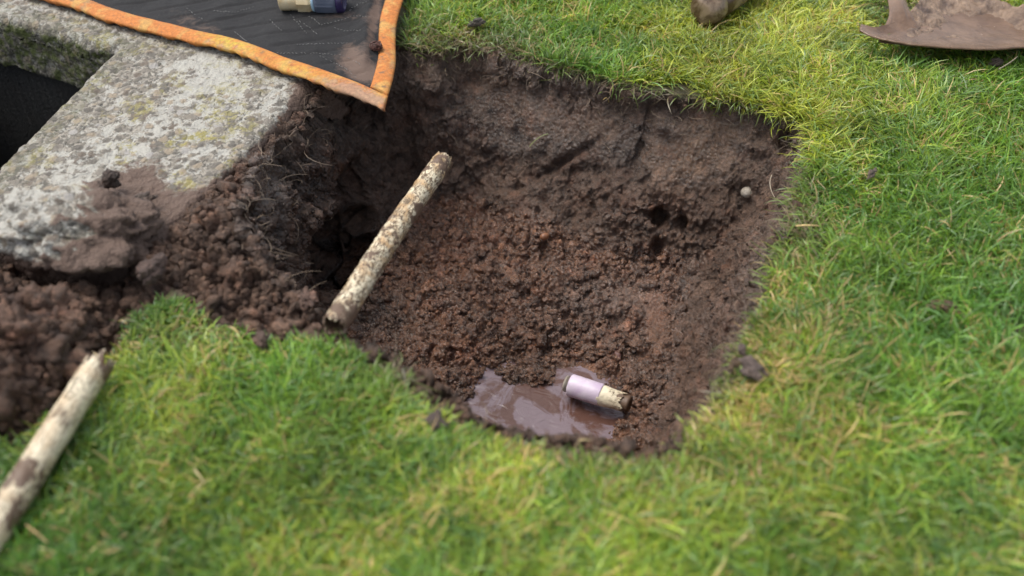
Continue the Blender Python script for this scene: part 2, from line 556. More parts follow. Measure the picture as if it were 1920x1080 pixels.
fp = [(1050, 765, -.392), (1130, 795, -.39), (930, 745, -.384), (1000, 770, -.392), (1080, 715, -.374), (1050, 900, -.39), (950, 850, -.39), (1210, 790, -.34), (1000, 690, -.352), (850, 700, -.35), (850, 620, -.325), (1000, 600, -.315), (1150, 640, -.335), (1250, 720, -.335),
      (760, 560, -.325), (700, 620, -.33), (900, 500, -.30), (1050, 500, -.295), (1200, 520, -.295), (1330, 600, -.30), (1330, 500, -.28), (1000, 420, -.27), (1200, 430, -.265),
      (800, 430, -.29), (650, 480, -.33), (1350, 420, -.24), (560, 400, -.2), (500, 350, -.16), (470, 450, -.13)]
F = IDW([P(a, b, z)[:2] for a, b, z in fp], [z for *_, z in fp], X, Y, 3.0)
wp = [(870, 95, .20), (1080, 135, .24), (1300, 185, .22), (1490, 240, .20), (1470, 380, .19), (1400, 600, .15), (1300, 800, .13), (1130, 830, .12), (950, 800, .12), (790, 700, .11),
      (640, 620, .08), (560, 560, .09), (480, 490, .12), (400, 420, .12), (520, 290, .11), (575, 222, .11), (632, 160, .12), (745, 90, .17)]
W = IDW([P(a, b)[:2] for a, b, z in wp], [z for *_, z in wp], X, Y, 3.0)
t = np.clip(dr / W, 0, 1)
prof = 1 - (1 - t) ** 1.9
prof = prof * 0.6 + 0.4 * ss(t, 0, 0.85)
lip = 0.035 * ss(dr, 0.0, 0.010)
hole = ss(dr, -0.004, 0.004)
Z = G + (F - G) * prof * (dr > 0) - lip * (1 - prof) * (dr > 0)
# bare ground around
bare = np.maximum(ss(db + 0.012 * w2 + 0.01 * w1, -0.004, 0.012), ss(dr, -0.006, 0.0))
Z = Z - 0.016 * bare * (1 - hole)
hm = ss(dh + 0.03 * w1, 0.0, 0.10)
Z = Z + hm * (0.075 + 0.03 * w1)
# bank of soil heaped against the slab's near part
Ub, Vb = proj(np.stack([X, Y, np.zeros_like(X)], 1))
bank = (np.exp(-(((Ub - 400) / 130) ** 2 + ((Vb - 440) / 95) ** 2)) + 0.7 * np.exp(-(((Ub - 480) / 60) ** 2 + ((Vb - 330) / 60) ** 2))) * near
bankc = np.clip(bank, 0, 1)
b2 = ss(dsl, -0.055, -0.012) * (Y > 0.95) * (Y < 1.9) * (Ub > 250) * near * (dch < -0.12)
bankc = np.maximum(bankc, 0.62 * b2 * (dr < 0.02))
Z = Z + 0.058 * bankc
# slab footprint
Z = np.where((dsl > 0.012) & ((bankc < 0.45) | (dsl > 0.05)), np.minimum(Z, -0.05), Z)
Z = Z - 0.62 * ss(dch, -0.01, 0.01) * (dch > -0.02)
U0, V0 = proj(np.stack([X, Y, Z], 1))


def blob(u, v, ru, rv, ang=0.0, U=None, V=None, pw=2.0):
    U = U0 if U is None else U; V = V0 if V is None else V
    c, s = math.cos(R(ang)), math.sin(R(ang))
    du, dv = U - u, V - v
    a = (du * c + dv * s) / ru; b = (-du * s + dv * c) / rv
    return np.exp(-(a * a + b * b) ** (pw / 2))


Z += near * (dr > 0) * ss(-Z, 0.355, 0.372) * (0.014 * fbm(P2, 20, 4, 27) + 0.006)
# hollow beneath the slab's near end, and gentle relief in the bank on the left
Z -= 0.07 * blob(120, 505, 110, 28, 4) * near
Z -= 0.05 * blob(50, 585, 60, 22, -10) * near + 0.04 * blob(60, 710, 55, 28, 5) * near
# clods left on the rim
for (u, v, a, b, h) in [(725, 668, 55, 16, .018), (800, 712, 40, 15, .016), (1180, 838, 80, 16, .016), (1260, 815, 40, 20, .015), (480, 628, 40, 12, .012), (400, 575, 50, 22, .01)]:
    Z += h * blob(u, v, a, b) * near
Zg = Z.reshape(nx, ny)
gx, gy = np.gradient(Zg, xs, ys)
nrm = np.stack([-gx.ravel(), -gy.ravel(), np.ones(nx * ny)], 1)
nrm /= np.linalg.norm(nrm, axis=1)[:, None]
act = near & (bare > 0.02) & (dsl < 0.03) & (np.abs(X) < 1.3) & (Y < 2.0)
ia = np.nonzero(act)[0]
PA = np.stack([X, Y, Z], 1)[ia]
PAw = PA + 0.006 * np.stack([vn(PA, 60, 71), vn(PA, 60, 72), vn(PA, 60, 73)], 1)
ta = t[ia]; Ua, Va = U0[ia], V0[ia]


def B(u, v, ru, rv, ang=0.0, pw=2.0): return blob(u, v, ru, rv, ang, Ua, Va, pw)


# floor factor: lumpy granular; wall factor: cut, smeared clay
lum = ss(ta, 0.72, 0.95) * hole[ia]
nA = fbm(PA, 7, 4, 31); nB = fbm(PA, 26, 4, 32); nC = fbm(PA, 110, 3, 33)
wallm = hole[ia] * (1 - lum)
crumb = np.clip(lum + 0.5 * (bankc[ia] > 0.2) + ss(nA + 0.25 * nB, 0.12, 0.35) * 0.6 * wallm + (1 - hole[ia]) * 0.9 + B(560, 450, 150, 130) + B(1280, 470, 130, 90) * 0.8, 0, 1)
smear = ss(B(1290, 300, 110, 60, 5) + B(1100, 250, 150, 60) * 0.7 + B(930, 210, 110, 70) * 0.8 + B(1350, 240, 90, 40) * 0.8 + B(1180, 560, 100, 50) * .6 + B(1235, 620, 22, 50) + B(490, 330, 30, 80) + B(1080, 700, 60, 30), 0.25, 0.8)
crumb *= (1 - 0.85 * smear)
crumb *= 1 - 0.8 * ss(-PA[:, 2], 0.362, 0.378)
fA1, fA2, idA = worley(PAw, 0.033, 41)
fB1, fB2, idB = worley(PAw, 0.0125, 51)
fC1, fC2, idC = worley(PAw * [1, 1, 0.8], 0.085, 61)
dome = lambda f, r: np.sqrt(np.clip(1 - (f / r) ** 2, 0, 1))
disp = crumb * (0.015 * dome(fA1, 0.72) * (0.35 + idA) + 0.0060 * dome(fB1, 0.72) * (0.4 + idB) - 0.008)
disp -= crumb * (0.007 * (1 - ss(fA2 - fA1, 0.0, 0.22)) * (idA > 0.3) + 0.004 * (1 - ss(fB2 - fB1, 0.0, 0.3)))
disp += wallm * (0.022 * nA + 0.014 * (0.6 - fC1) + 0.010 * nB) * (1 - 0.4 * smear)
disp += 0.006 * nB * lum + 0.0032 * nC * (1 - 0.6 * smear)
# cracks and ridges in the banks
rid = 1 - np.abs(fbm(PA, 22, 3, 35)) * 2
e1, e2, eid = worley(PAw + 0.02 * np.stack([vn(PA, 18, 81), vn(PA, 18, 82), vn(PA, 18, 83)], 1), 0.05, 91)
disp += wallm * (1 - 0.75 * smear) * (0.010 * (eid - 0.5) * ss(e2 - e1, 0.0, 0.25) + 0.004 * (1 - np.abs(nB) * 3))
bil = np.abs(fbm(PAw, 75, 4, 85, 0.6))
disp -= (0.012 * bil - 0.002) * (1 - 0.75 * smear) * (0.4 + 0.6 * wallm)
nD = fbm(PA, 230, 2, 86)
disp += 0.0012 * nD
# cavities
disp -= 0.15 * ss(B(645, 462, 62, 88, 24, 4) + 0.18 * nB, 0.25, 0.8)
disp -= 0.05 * B(665, 345, 26, 50, 20, 3)
disp -= 0.06 * B(1238, 408, 15, 15, 0, 4) + 0.05 * B(1278, 418, 11, 14, 0, 4) + 0.03 * B(1234, 465, 9, 14) + 0.04 * B(1470, 270, 12, 14, 0)
disp -= 0.025 * B(1200, 265, 14, 60, 20) * (0.5 + 0.5 * (nB > 0)) + 0.02 * B(1060, 300, 70, 7, -32)
disp -= 0.05 * B(655, 210, 70, 26, 20, 3)
disp += 0.020 * B(760, 165, 60, 35, 0) + 0.018 * B(1240, 235, 26, 14, 20)
disp += 0.012 * (nB > -0.2) * (1 - hole[ia]) * hm[ia]
fade = ss(bare[ia], 0.0, 0.6)
disp *= fade
PF = np.stack([X, Y, Z], 1)
PF[ia] = PA + nrm[ia] * disp[:, None]
gn = near & ~act
UF, VF = proj(PF)

# ---- colour
Cbase = np.tile(np.array([0.085, 0.068, 0.036]), (nx * ny, 1))
Cbase += (np.array([0.02, 0.028, 0.004]) * (0.5 + 0.5 * w1)[:, None])
ct = np.empty((len(ia), 3)); wet = np.zeros(nx * ny)
brown = np.array([0.112, 0.062, 0.037]); red = np.array([0.215, 0.100, 0.052]); dark = np.array([0.046, 0.031, 0.023]); grey = np.array([0.112, 0.073, 0.051]); tan = np.array([0.170, 0.094, 0.050])
ct[:] = brown


def lay(c, f):
    global ct
    f = np.clip(f, 0, 1)[:, None]
    ct = ct * (1 - f) + c * f


topd = PA[:, 2]
lay(grey, ss(topd, -0.20, -0.02) * 0.75 * hole[ia])
lay(red, lum * (0.5 + 0.7 * nA))
lay(dark, B(640, 300, 170, 120) * 0.7 + B(560, 470, 110, 70) * 0.35)
lay(dark, B(1080, 290, 110, 50) * 0.45 + B(1190, 270, 30, 70, 20) * 0.8 + B(950, 270, 70, 40) * .4)
lay(tan, B(1290, 300, 95, 45) * 0.8 + B(1110, 235, 100, 30) * 0.35 + B(930, 160, 60, 30) * .4 + B(1350, 240, 90, 35) * .3)
lay(grey * 1.25, B(1400, 330, 50, 90) * 0.6 + B(1330, 560, 60, 60) * 0.3 + B(1245, 235, 24, 14) * .8)
lay(np.array([0.19, 0.125, 0.095]), B(1150, 560, 110, 50) * 0.45)
lay(np.array([0.17, 0.085, 0.045]), B(625, 300, 35, 50) * 0.45 * (nB > 0))
lay(np.array([0.125, 0.070, 0.046]), hm[ia] * (0.75 + 0.3 * nB))
lay(np.array([0.120, 0.071, 0.046]), (1 - hole[ia]) * (1 - hm[ia]) * (0.45 + 0.3 * nB))
lay(dark * 0.8, ss(-nB, 0.25, 0.7) * 0.45)
ct *= (1 + 0.35 * wallm * (eid - 0.5))[:, None] * (1 + 0.22 * (idA - 0.5) * crumb)[:, None] * (1 + 0.25 * nC)[:, None]
Cbase[ia] = Cbase[ia] * (1 - fade[:, None]) + ct * fade[:, None]
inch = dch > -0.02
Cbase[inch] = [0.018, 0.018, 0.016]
wet[ia] = np.clip(lum * 0.8 + 0.62 + 0.35 * smear + 0.3 * nA - 0.4 * (1 - hole[ia]), 0, 1)
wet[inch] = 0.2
np.clip(Cbase, 0.008, 1, out=Cbase)
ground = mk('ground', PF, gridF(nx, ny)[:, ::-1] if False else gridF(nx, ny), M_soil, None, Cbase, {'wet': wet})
# orientation: make sure normals face up
if ground.data.polygons[0].normal.z < 0:
    ground.data.flip_normals()
tag(ground, kind='structure')
PFg = PF.reshape(nx, ny, 3)
Zfin = PFg[..., 2]


def gz(x, y):
    i = np.clip(np.searchsorted(xs, x) - 1, 0, nx - 2); j = np.clip(np.searchsorted(ys, y) - 1, 0, ny - 2)
    fx = (x - xs[i]) / (xs[i + 1] - xs[i]); fy = (y - ys[j]) / (ys[j + 1] - ys[j])
    return (Zfin[i, j] * (1 - fx) * (1 - fy) + Zfin[i + 1, j] * fx * (1 - fy) + Zfin[i, j + 1] * (1 - fx) * fy + Zfin[i + 1, j + 1] * fx * fy)


def samp(arr, x, y):
    a = arr.reshape(nx, ny)
    i = np.clip(np.searchsorted(xs, x) - 1, 0, nx - 2); j = np.clip(np.searchsorted(ys, y) - 1, 0, ny - 2)
    return a[i, j]


def hit(px, py):
    d = (UF - px) ** 2 + (VF - py) ** 2
    k = np.nonzero(d < max(9.0, d.min() + 1))[0]
    dist = PF[k, 1] * CP - (PF[k, 2] - H) * SP
    return PF[k[np.argmin(dist)]]


# ------------------------------------------------------------------ puddle
wz = -0.3655
pc = P(1040, 765, wz)
g = 90
th = np.linspace(0, 2 * math.pi, 96, endpoint=False)
rr = np.linspace(0, 1, 40)
Vw = []
for r_ in rr:
    Vw.append(np.stack([pc[0] + r_ * 0.24 * np.cos(th), pc[1] - 0.02 + r_ * 0.17 * np.sin(th), np.full(96, wz)], 1))
puddle = mk('puddle', np.concatenate(Vw), gridF(40, 96, True), M_water)
if puddle.data.polygons[50].normal.z < 0: puddle.data.flip_normals()
tag(puddle, kind='structure')

# ------------------------------------------------------------------ icosphere base for lumps
import bmesh


def ico(sub):
    bm = bmesh.new()
    bmesh.ops.create_icosphere(bm, subdivisions=sub, radius=1.0)
    v = np.array([x.co[:] for x in bm.verts]); f = np.array([[q.index for q in x.verts] for x in bm.faces])
    bm.free()
    return v, f


I1, I2, I3, I4 = ico(1), ico(2), ico(3), ico(5)


def lump(base, seed, rough=0.35, ell=(1, 1, 0.75)):
    """knobbly clod: radial union of smaller knobs, broken by noise"""
    v, f = base
    if rough < 0.1:
        return v * (1 + rough * fbm(v + seed, 1.2, 2, seed))[:, None] * np.array(ell), f
    rs = np.random.default_rng(seed * 31 + 5)
    k = rs.normal(size=(9, 3)); k /= np.linalg.norm(k, axis=1)[:, None]
    r0 = np.full(len(v), 0.62)
    for q in k:
        wd = rs.uniform(0.35, 0.8); am = rs.uniform(0.15, 0.55)
        a_ = np.arccos(np.clip(v @ q, -1, 1)) / wd
        r0 = np.maximum(r0, 0.62 + am * np.sqrt(np.clip(1 - a_ * a_, 0, 1)))
    r0 = r0 * (1 + rough * 0.9 * fbm(v + seed * 7.3, 2.6, 4, seed, 0.62))
    st = np.array([rs.uniform(.8, 1.3), rs.uniform(.7, 1.05), 1.0])
    return v * r0[:, None] * st * np.array(ell), f


def scatter(name, base, idx, rad, colf, wetv, nvar=14, sink=0.25, rough=0.4):
    vs = [lump(base, s, rough, (1, rng.uniform(.7, 1), rng.uniform(.6, .9)))[0] for s in range(nvar)]
    f = base[1]
    n = len(idx); nvv = len(f) and vs[0].shape[0]
    out = np.empty((n, nvv, 3)); 
    for k in range(n):
        q = vs[k % nvar]
        axis = rng.normal(size=3); axis /= np.linalg.norm(axis); a = rng.uniform(0, 2 * math.pi) 
        K = np.array([[0, -axis[2], axis[1]], [axis[2], 0, -axis[0]], [-axis[1], axis[0], 0]])
        Rm = np.eye(3) + math.sin(a) * K + (1 - math.cos(a)) * K @ K
        out[k] = (q @ Rm.T) * rad[k] + PF[idx[k]] + nrm[idx[k]] * rad[k] * (1 - 2 * sink) * 0.6
    Fa = (f[None] + (np.arange(n) * nvv)[:, None, None]).reshape(-1, 3)
    cc = np.repeat(colf, nvv, 0) * (1 + 0.12 * rng.normal(size=(n * nvv, 1)))
    return out.reshape(-1, 3), Fa, np.clip(cc, 0.008, 1), np.repeat(wetv, nvv)


area = (np.gradient(xs)[:, None] * np.gradient(ys)[None, :]).ravel()


def pick(wt, n):
    wgt = np.clip(wt, 0, None) * area / np.clip(nrm[:, 2], 0.25, 1)
    wgt[~near] = 0
    return rng.choice(nx * ny, n, p=wgt / wgt.sum())


holef = np.zeros(nx * ny); lumf = np.zeros(nx * ny); crf = np.zeros(nx * ny); smf = np.zeros(nx * ny)
lumf[ia] = lum; crf[ia] = crumb; smf[ia] = smear
cav = np.zeros(nx * ny); cav[ia] = (disp < -0.04)
okm = (cav < 0.5) & (dsl < -0.002)
drym = (Z > wz + 0.002)
C_ = lambda idx, k=1.0: np.clip(Cbase[idx] * k * rng.uniform(0.7, 1.35, (len(idx), 1)), 0.01, 1)
sets = []
i1 = pick(lumf * okm * (1 - smf) * drym, 2000); sets.append(scatter('c', I2, i1, rng.gamma(2.2, 0.0026, 2000) + 0.0015, C_(i1), np.clip(wet[i1] + 0.1, 0, 1), sink=0.65, rough=0.6))
ib = pick(lumf * okm * (1 - smf) * drym, 260); sets.append(scatter('c', I3, ib, rng.uniform(0.006, 0.013, 260), C_(ib), np.clip(wet[ib] + 0.1, 0, 1), sink=0.8, rough=0.7))
i2 = pick((0.12 + np.clip(crf - 0.35, 0, 1)) * okm * (dr > 0) * (1 - smf), 9000); sets.append(scatter('c', I1, i2, rng.gamma(3, 0.0009, 9000) + 0.0010, C_(i2), wet[i2], sink=0.45, rough=0.6))
i3 = pick(bare * (1 - hole) * okm * (dh < 0) * (X > -1.3), 2200); sets.append(scatter('c', I2, i3, rng.gamma(1.8, 0.0030, 2200) + 0.0012, C_(i3, 1.1), wet[i3] * 0.7, sink=0.5, rough=0.75))
i4 = pick(hm * (X > -1.35), 1500); sets.append(scatter('c', I3, i4, rng.gamma(3.0, 0.0038, 1500) + 0.003, C_(i4, 1.1), wet[i4] * 0.6, sink=0.5, rough=0.85))
inf = blob(540, 470, 120, 110) * okm * (dr > -0.05) * near
i5 = pick(inf, 900); sets.append(scatter('c', I2, i5, rng.gamma(2.0, 0.0022, 900) + 0.0015, C_(i5, 1.1), wet[i5] * 0.8, sink=0.55, rough=0.9))
off = 0; Vs = []; Fs = []; Cs = []; Ws = []
for v, f, c, wv in sets:
    Vs.append(v); Fs.append(f + off); Cs.append(c); Ws.append(wv); off += len(v)
crumbs = mk('soil_crumbs', np.concatenate(Vs), np.concatenate(Fs), M_soil, None, np.concatenate(Cs), {'wet': np.concatenate(Ws)})
tag(crumbs, 'loose brown soil crumbs covering the hole floor, banks and heap', 'soil', kind='stuff')


# ------------------------------------------------------------------ ribbons: grass and fibres
def blades(root, az, L, th0, kap, w0, cb, ctip, twist, seg=5, wprof=None):
    n = len(L)
    tt = np.linspace(0, 1, seg + 1)
    ang = th0[:, None] + kap[:, None] * tt[None, :]
    ds = (L / seg)[:, None]
    hx = np.concatenate([np.zeros((n, 1)), np.cumsum(np.sin(ang[:, :-1]) * ds, 1)], 1)
    hz = np.concatenate([np.zeros((n, 1)), np.cumsum(np.cos(ang[:, :-1]) * ds, 1)], 1)
    azz = az[:, None] + twist[:, None] * tt[None, :]
    px = root[:, 0:1] + hx * np.cos(azz); py = root[:, 1:2] + hx * np.sin(azz); pz = root[:, 2:3] + hz
    Wd = w0[:, None] * 0.5 * (wprof if wprof is not None else np.array([0.75, 1.0, 1.0, 0.85, 0.55, 0.06]))[None, :]
    rl = rng.uniform(-0.7, 0.7, (n, 1))
    sx, sy, sz = -np.sin(azz) * np.cos(rl), np.cos(azz) * np.cos(rl), np.sin(rl) * np.ones_like(azz)
    A = np.stack([px - sx * Wd, py - sy * Wd, pz - sz * Wd], -1); Bq = np.stack([px + sx * Wd, py + sy * Wd, pz + sz * Wd], -1)
    V = np.stack([A, Bq], 2).reshape(-1, 3)
    k = (np.arange(n) * (seg + 1) * 2)[:, None] + (np.arange(seg) * 2)[None, :]
    Fq = np.stack([k, k + 1, k + 3, k + 2], -1).reshape(-1, 4)
    cc = cb[:, None, :] * (1 - tt)[None, :, None] + ctip[:, None, :] * tt[None, :, None]
    cc = np.repeat(cc, 2, axis=1).reshape(-1, 3)
    return V, Fq, cc


def grass_field(x, y):
    p = np.stack([x, y, np.zeros_like(x)], 1)
    d1 = sdf(bare_poly, x, y) + 0.020 * fbm(p, 16, 3, 81) + 0.010 * fbm(p, 60, 2, 82)
    d1 = np.maximum(d1, sdf(rim_poly, x, y) + 0.014 * fbm(p, 9, 4, 21) + 0.006 * fbm(p, 45, 3, 22) + 0.004)
    d2 = sdf(slab_poly, x, y); d3 = sdf(chamber_poly, x, y)
    return d1, d2, d3, p


MATFOOT = np.array([P(a_, b_, .05)[:2] for a_, b_ in [(718, 203), (733, 165), (742, 122), (742, 80), (745, 42), (757, 0), (775, -42), (800, -100), (825, -160), (0, -200), (0, 0), (440, 80)]])


def make_grass(n, x0, x1, y0, y1, ymix=None):
    x = rng.uniform(x0, x1, n); y = rng.uniform(y0, y1, n)
    # tuft: snap part of the blades towards tuft centres
    tn = n // 9
    tx = rng.uniform(x0, x1, tn); ty = rng.uniform(y0, y1, tn); k = rng.integers(0, tn, n)
    tm = rng.random(n) < 0.7
    x = np.where(tm, tx[k] + rng.normal(0, 0.0035, n), x); y = np.where(tm, ty[k] + rng.normal(0, 0.0035, n), y)
    d1, d2, d3, p = grass_field(x, y)
    d3 = np.maximum(d3, sdf(MATFOOT, x, y) + 0.006)
    u, v = proj(np.stack([x, y, np.zeros(n)], 1))
    muddy = np.clip(blob(880, 95, 130, 34, 5, u, v) + 0.8 * blob(1500, 440, 60, 70, 0, u, v) + 0.7 * blob(1480, 330, 30, 60, 0, u, v) + 0.6 * blob(1340, 720, 50, 90, 20, u, v) + 0.7 * blob(1130, 860, 150, 25, 5, u, v) + 0.6 * blob(780, 740, 70, 30, 30, u, v) + 0.5 * blob(350, 640, 90, 30, 0, u, v), 0, 1)
    pn = fbm(p, 5, 3, 91); pn2 = fbm(p, 1.8, 3, 92); pn3 = fbm(p, 16, 2, 93)
    dens = np.clip(0.9 - 0.45 * muddy - 0.35 * ss(pn3, 0.1, 0.6), 0, 1)
    keep = (d1 < 0.0) & (d2 < 0.004) & (d3 < 0) & (rng.random(n) < dens)
    # a few stragglers on the bare side
    keep |= (d1 > 0) & (d1 < 0.012) & (d2 < -0.01) & (rng.random(n) < 0.25) & (d3 < 0)
    x, y, d1, p, muddy, pn, pn2, pn3, u, v, tk = [a[keep] for a in (x, y, d1, p, muddy, pn, pn2, pn3, u, v, np.where(tm, k, -1))]
    n = len(x)
    root = np.stack([x, y, gz(x, y) - 0.003], 1)
    flow = 3.2 * fbm(p, 3.1, 2, 95) * math.pi
    az = np.where(rng.random(n) < 0.4, flow + rng.normal(0, 0.9, n), rng.uniform(0, 2 * math.pi, n))
    L = rng.gamma(11, 0.0036, n) * (1 + 0.28 * pn) * (1 - 0.25 * muddy) * (1 - 0.5 * ss(d1, -0.10, 0.0) * (y < 1.0))
    L = np.clip(L, 0.014, 0.085)
    spf = np.array([P(a_, b_, .05)[:2] for a_, b_ in [(1605, 54), (1700, 84), (1780, 94), (1920, 94), (2060, 66), (2115, 38), (2010, 20), (1860, 0), (1745, -20), (1730, -160), (1630, -160), (1640, 40)]])
    L = L * (1 - 0.62 * (sdf(spf, x, y) > -0.008))
    lay_ = np.clip(0.5 + 0.5 * pn2 + 0.4 * muddy, 0, 1)
    th0 = np.abs(rng.normal(0.35, 0.30, n)) + 0.35 * lay_
    kap = rng.uniform(0.3, 1.9, n) + 0.4 * lay_
    w0 = rng.uniform(0.0015, 0.0034, n)
    # colours
    greenA = np.array([0.225, 0.410, 0.045]); greenB = np.array([0.085, 0.235, 0.030]); yel = np.array([0.420, 0.480, 0.060]); straw = np.array([0.52, 0.38, 0.17]); grey_ = np.array([0.22, 0.18, 0.12]); blue = np.array([0.13, 0.28, 0.10])
    tcol = _h(np.maximum(tk, 0).astype(float), np.zeros(n), np.zeros(n), 5)
    f = np.clip(0.45 + 0.9 * pn + rng.normal(0, 0.22, n) + 0.8 * (tcol - 0.5), 0, 1)[:, None]
    c = greenB * (1 - f) + greenA * f
    warm = np.clip(blob(1330, 60, 260, 130, 15, u, v) + 0.8 * blob(1450, 200, 160, 100, 0, u, v) + 0.5 * blob(900, 30, 120, 60, 0, u, v) + 0.35 * blob(800, 960, 500, 160, 0, u, v) + 0.35 * blob(1500, 720, 150, 170, 0, u, v), 0, 1)
    cool = np.clip(blob(1800, 900, 260, 260, 0, u, v) * .7 + blob(1750, 150, 200, 70, 0, u, v) * .5 + blob(150, 1050, 260, 90, 0, u, v) * .5, 0, 1)
    f = np.clip(0.0 + 0.9 * pn2 + 0.8 * pn3 * 0.6 + rng.normal(0, 0.25, n) + 0.6 * warm - 0.5 * cool, 0, 1)[:, None]
    c = c * (1 - f) + yel * f
    f = (rng.random(n) < 0.18)[:, None] * 0.8
    c = c * (1 - f) + blue * f
    pst = 0.05 + 0.15 * ss(pn3, 0.0, 0.5) + 0.35 * muddy + 0.32 * np.clip(blob(1500, 640, 120, 60, 0, u, v) + blob(1470, 800, 110, 110, 0, u, v) + .5 * blob(1180, 920, 200, 50, 0, u, v), 0, 1)
    f = (rng.random(n) < pst)[:, None] * 0.9
    c = c * (1 - f) + (straw * (1 - muddy[:, None]) + grey_ * muddy[:, None]) * f
    c = c * (1 - 0.45 * muddy[:, None]) + grey_ * 0.45 * muddy[:, None]
    c = c * np.array([1.03, 0.95, 1.0]) * rng.uniform(0.62, 1.35, (n, 1)) * (1 + 0.14 * np.clip(fbm(p, 9, 3, 97) * 2.2, -1, 1) + 0.16 * np.clip(pn3 * 2, -1, 1))[:, None]
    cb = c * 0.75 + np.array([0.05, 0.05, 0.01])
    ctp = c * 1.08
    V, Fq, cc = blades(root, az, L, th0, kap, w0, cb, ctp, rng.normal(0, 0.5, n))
    return V, Fq, cc


print('grass')
parts = [make_grass(175000, -0.62, 0.72, 0.50, 0.98), make_grass(155000, 0.38, 1.50, 0.98, 1.80), make_grass(200000, -0.42, 1.75, 1.62, 2.45),
         make_grass(22000, -0.95, -0.50, 0.5, 0.98), make_grass(9000, 0.72, 1.3, 0.55, 0.98), make_grass(9000, 1.5, 2.0, 1.0, 1.8), make_grass(9000, 1.75, 2.4, 1.8, 2.5), make_grass(22000, -0.5, 2.4, 2.45, 3.1),
         make_grass(5000, -0.62, 0.72, 0.30, 0.50)]
# muddied blades hanging over the far and right lip
nh = 60000
hx_, hy_ = rng.uniform(-0.2, 0.75, nh), rng.uniform(0.8, 1.85, nh)
q1_, q2_, q3_, _ = grass_field(hx_, hy_)
e_ = 0.004
gx_ = grass_field(hx_ + e_, hy_)[0] - q1_; gy_ = grass_field(hx_, hy_ + e_)[0] - q1_
hk = (q1_ > -0.012) & (q1_ < 0.004) & (q2_ < -0.01) & (rng.random(nh) < 0.55) & (sdf(MATFOOT, hx_, hy_) < 0)
hx_, hy_, gx_, gy_ = hx_[hk], hy_[hk], gx_[hk], gy_[hk]; nh = len(hx_)
hc = np.where(rng.random((nh, 1)) < 0.5, np.array([[0.20, 0.165, 0.10]]), np.array([[0.17, 0.22, 0.06]])) * rng.uniform(0.5, 1.4, (nh, 1))
parts.append(blades(np.stack([hx_, hy_, gz(hx_, hy_) + 0.002], 1), np.arctan2(gy_, gx_) + rng.normal(0, 0.7, nh), rng.gamma(8, 0.0042, nh), rng.uniform(0.7, 1.5, nh), rng.uniform(0.6, 1.8, nh), rng.uniform(0.0012, 0.0028, nh), hc, hc * 0.9, rng.normal(0, 0.6, nh)))
print('hanging', nh)
off = 0; Vs = []; Fs = []; Cs = []
for v, f, c in parts:
    Vs.append(v); Fs.append(f + off); Cs.append(c); off += len(v)
lawn = mk('lawn_grass', np.concatenate(Vs), np.concatenate(Fs), M_grass, None, np.clip(np.concatenate(Cs), 0.01, 1))
tag(lawn, 'short bright green lawn grass with yellowing blades around the hole', 'grass', kind='stuff')
print('grass blades', off // 12)

# dry roots and fibres in the banks
i = pick(hole * okm * ss(Z, -0.26, -0.05) * (1 - 0.3 * smf), 420)
i = np.concatenate([i, pick(np.exp(-((dr - 0.004) / 0.012) ** 2) * okm * (Y > 1.0), 1100), pick(bare * (1 - hole) * okm * (X > -1.2), 70)])
n = len(i)
fc = np.array([0.19, 0.14, 0.095]) * rng.uniform(0.3, 1.25, (n, 1))
V, Fq, cc = blades(PF[i] + nrm[i] * 0.001, rng.uniform(0, 2 * math.pi, n), rng.gamma(4, 0.0065, n), rng.uniform(0.9, 1.7, n), rng.uniform(-0.3, 1.3, n), rng.uniform(0.0006, 0.0012, n), fc, fc, rng.normal(0, 1.0, n), 5, np.array([1, 1, 1, 1, .9, .6]))
fib = mk('root_fibres', V, Fq, M_fibre, None, cc)
tag(fib, 'fine dry roots and grass fibres poking from the cut soil banks', 'roots', kind='stuff')


# ------------------------------------------------------------------ concrete slab
def remeshed(name, pts2, z0, z1, voxel):
    bm = bmesh.new()
    vs = [bm.verts.new((p[0], p[1], z0)) for p in pts2]
    f = bm.faces.new(vs)
    r = bmesh.ops.extrude_face_region(bm, geom=[f])
    for e in r['geom']:
        if isinstance(e, bmesh.types.BMVert): e.co.z = z1
    bmesh.ops.recalc_face_normals(bm, faces=bm.faces)
    me = bpy.data.meshes.new(name); bm.to_mesh(me); bm.free()
    o = bpy.data.objects.new(name, me); col.objects.link(o)
    md = o.modifiers.new('r', 'REMESH'); md.mode = 'VOXEL'; md.voxel_size = voxel
    dg = bpy.context.evaluated_depsgraph_get()
    m2 = bpy.data.meshes.new_from_object(o.evaluated_get(dg))
    o.modifiers.clear(); old = o.data; o.data = m2; bpy.data.meshes.remove(old)
    m2.name = name
    return o


def getv(o):
    n = len(o.data.vertices)
    a = np.empty(n * 3, np.float32); o.data.vertices.foreach_get('co', a)
    b = np.empty(n * 3, np.float32); o.data.vertices.foreach_get('normal', b)
    return a.reshape(-1, 3).astype(float), b.reshape(-1, 3).astype(float)


def setv(o, v, fl):
    o.data.vertices.foreach_set('co', v.astype(np.float32).ravel())
    for k, a in fl.items():
        at = o.data.attributes.new(k, 'FLOAT', 'POINT'); at.data.foreach_set('value', a.astype(np.float32))
    o.data.polygons.foreach_set('use_smooth', np.ones(len(o.data.polygons), bool))
    o.data.update()


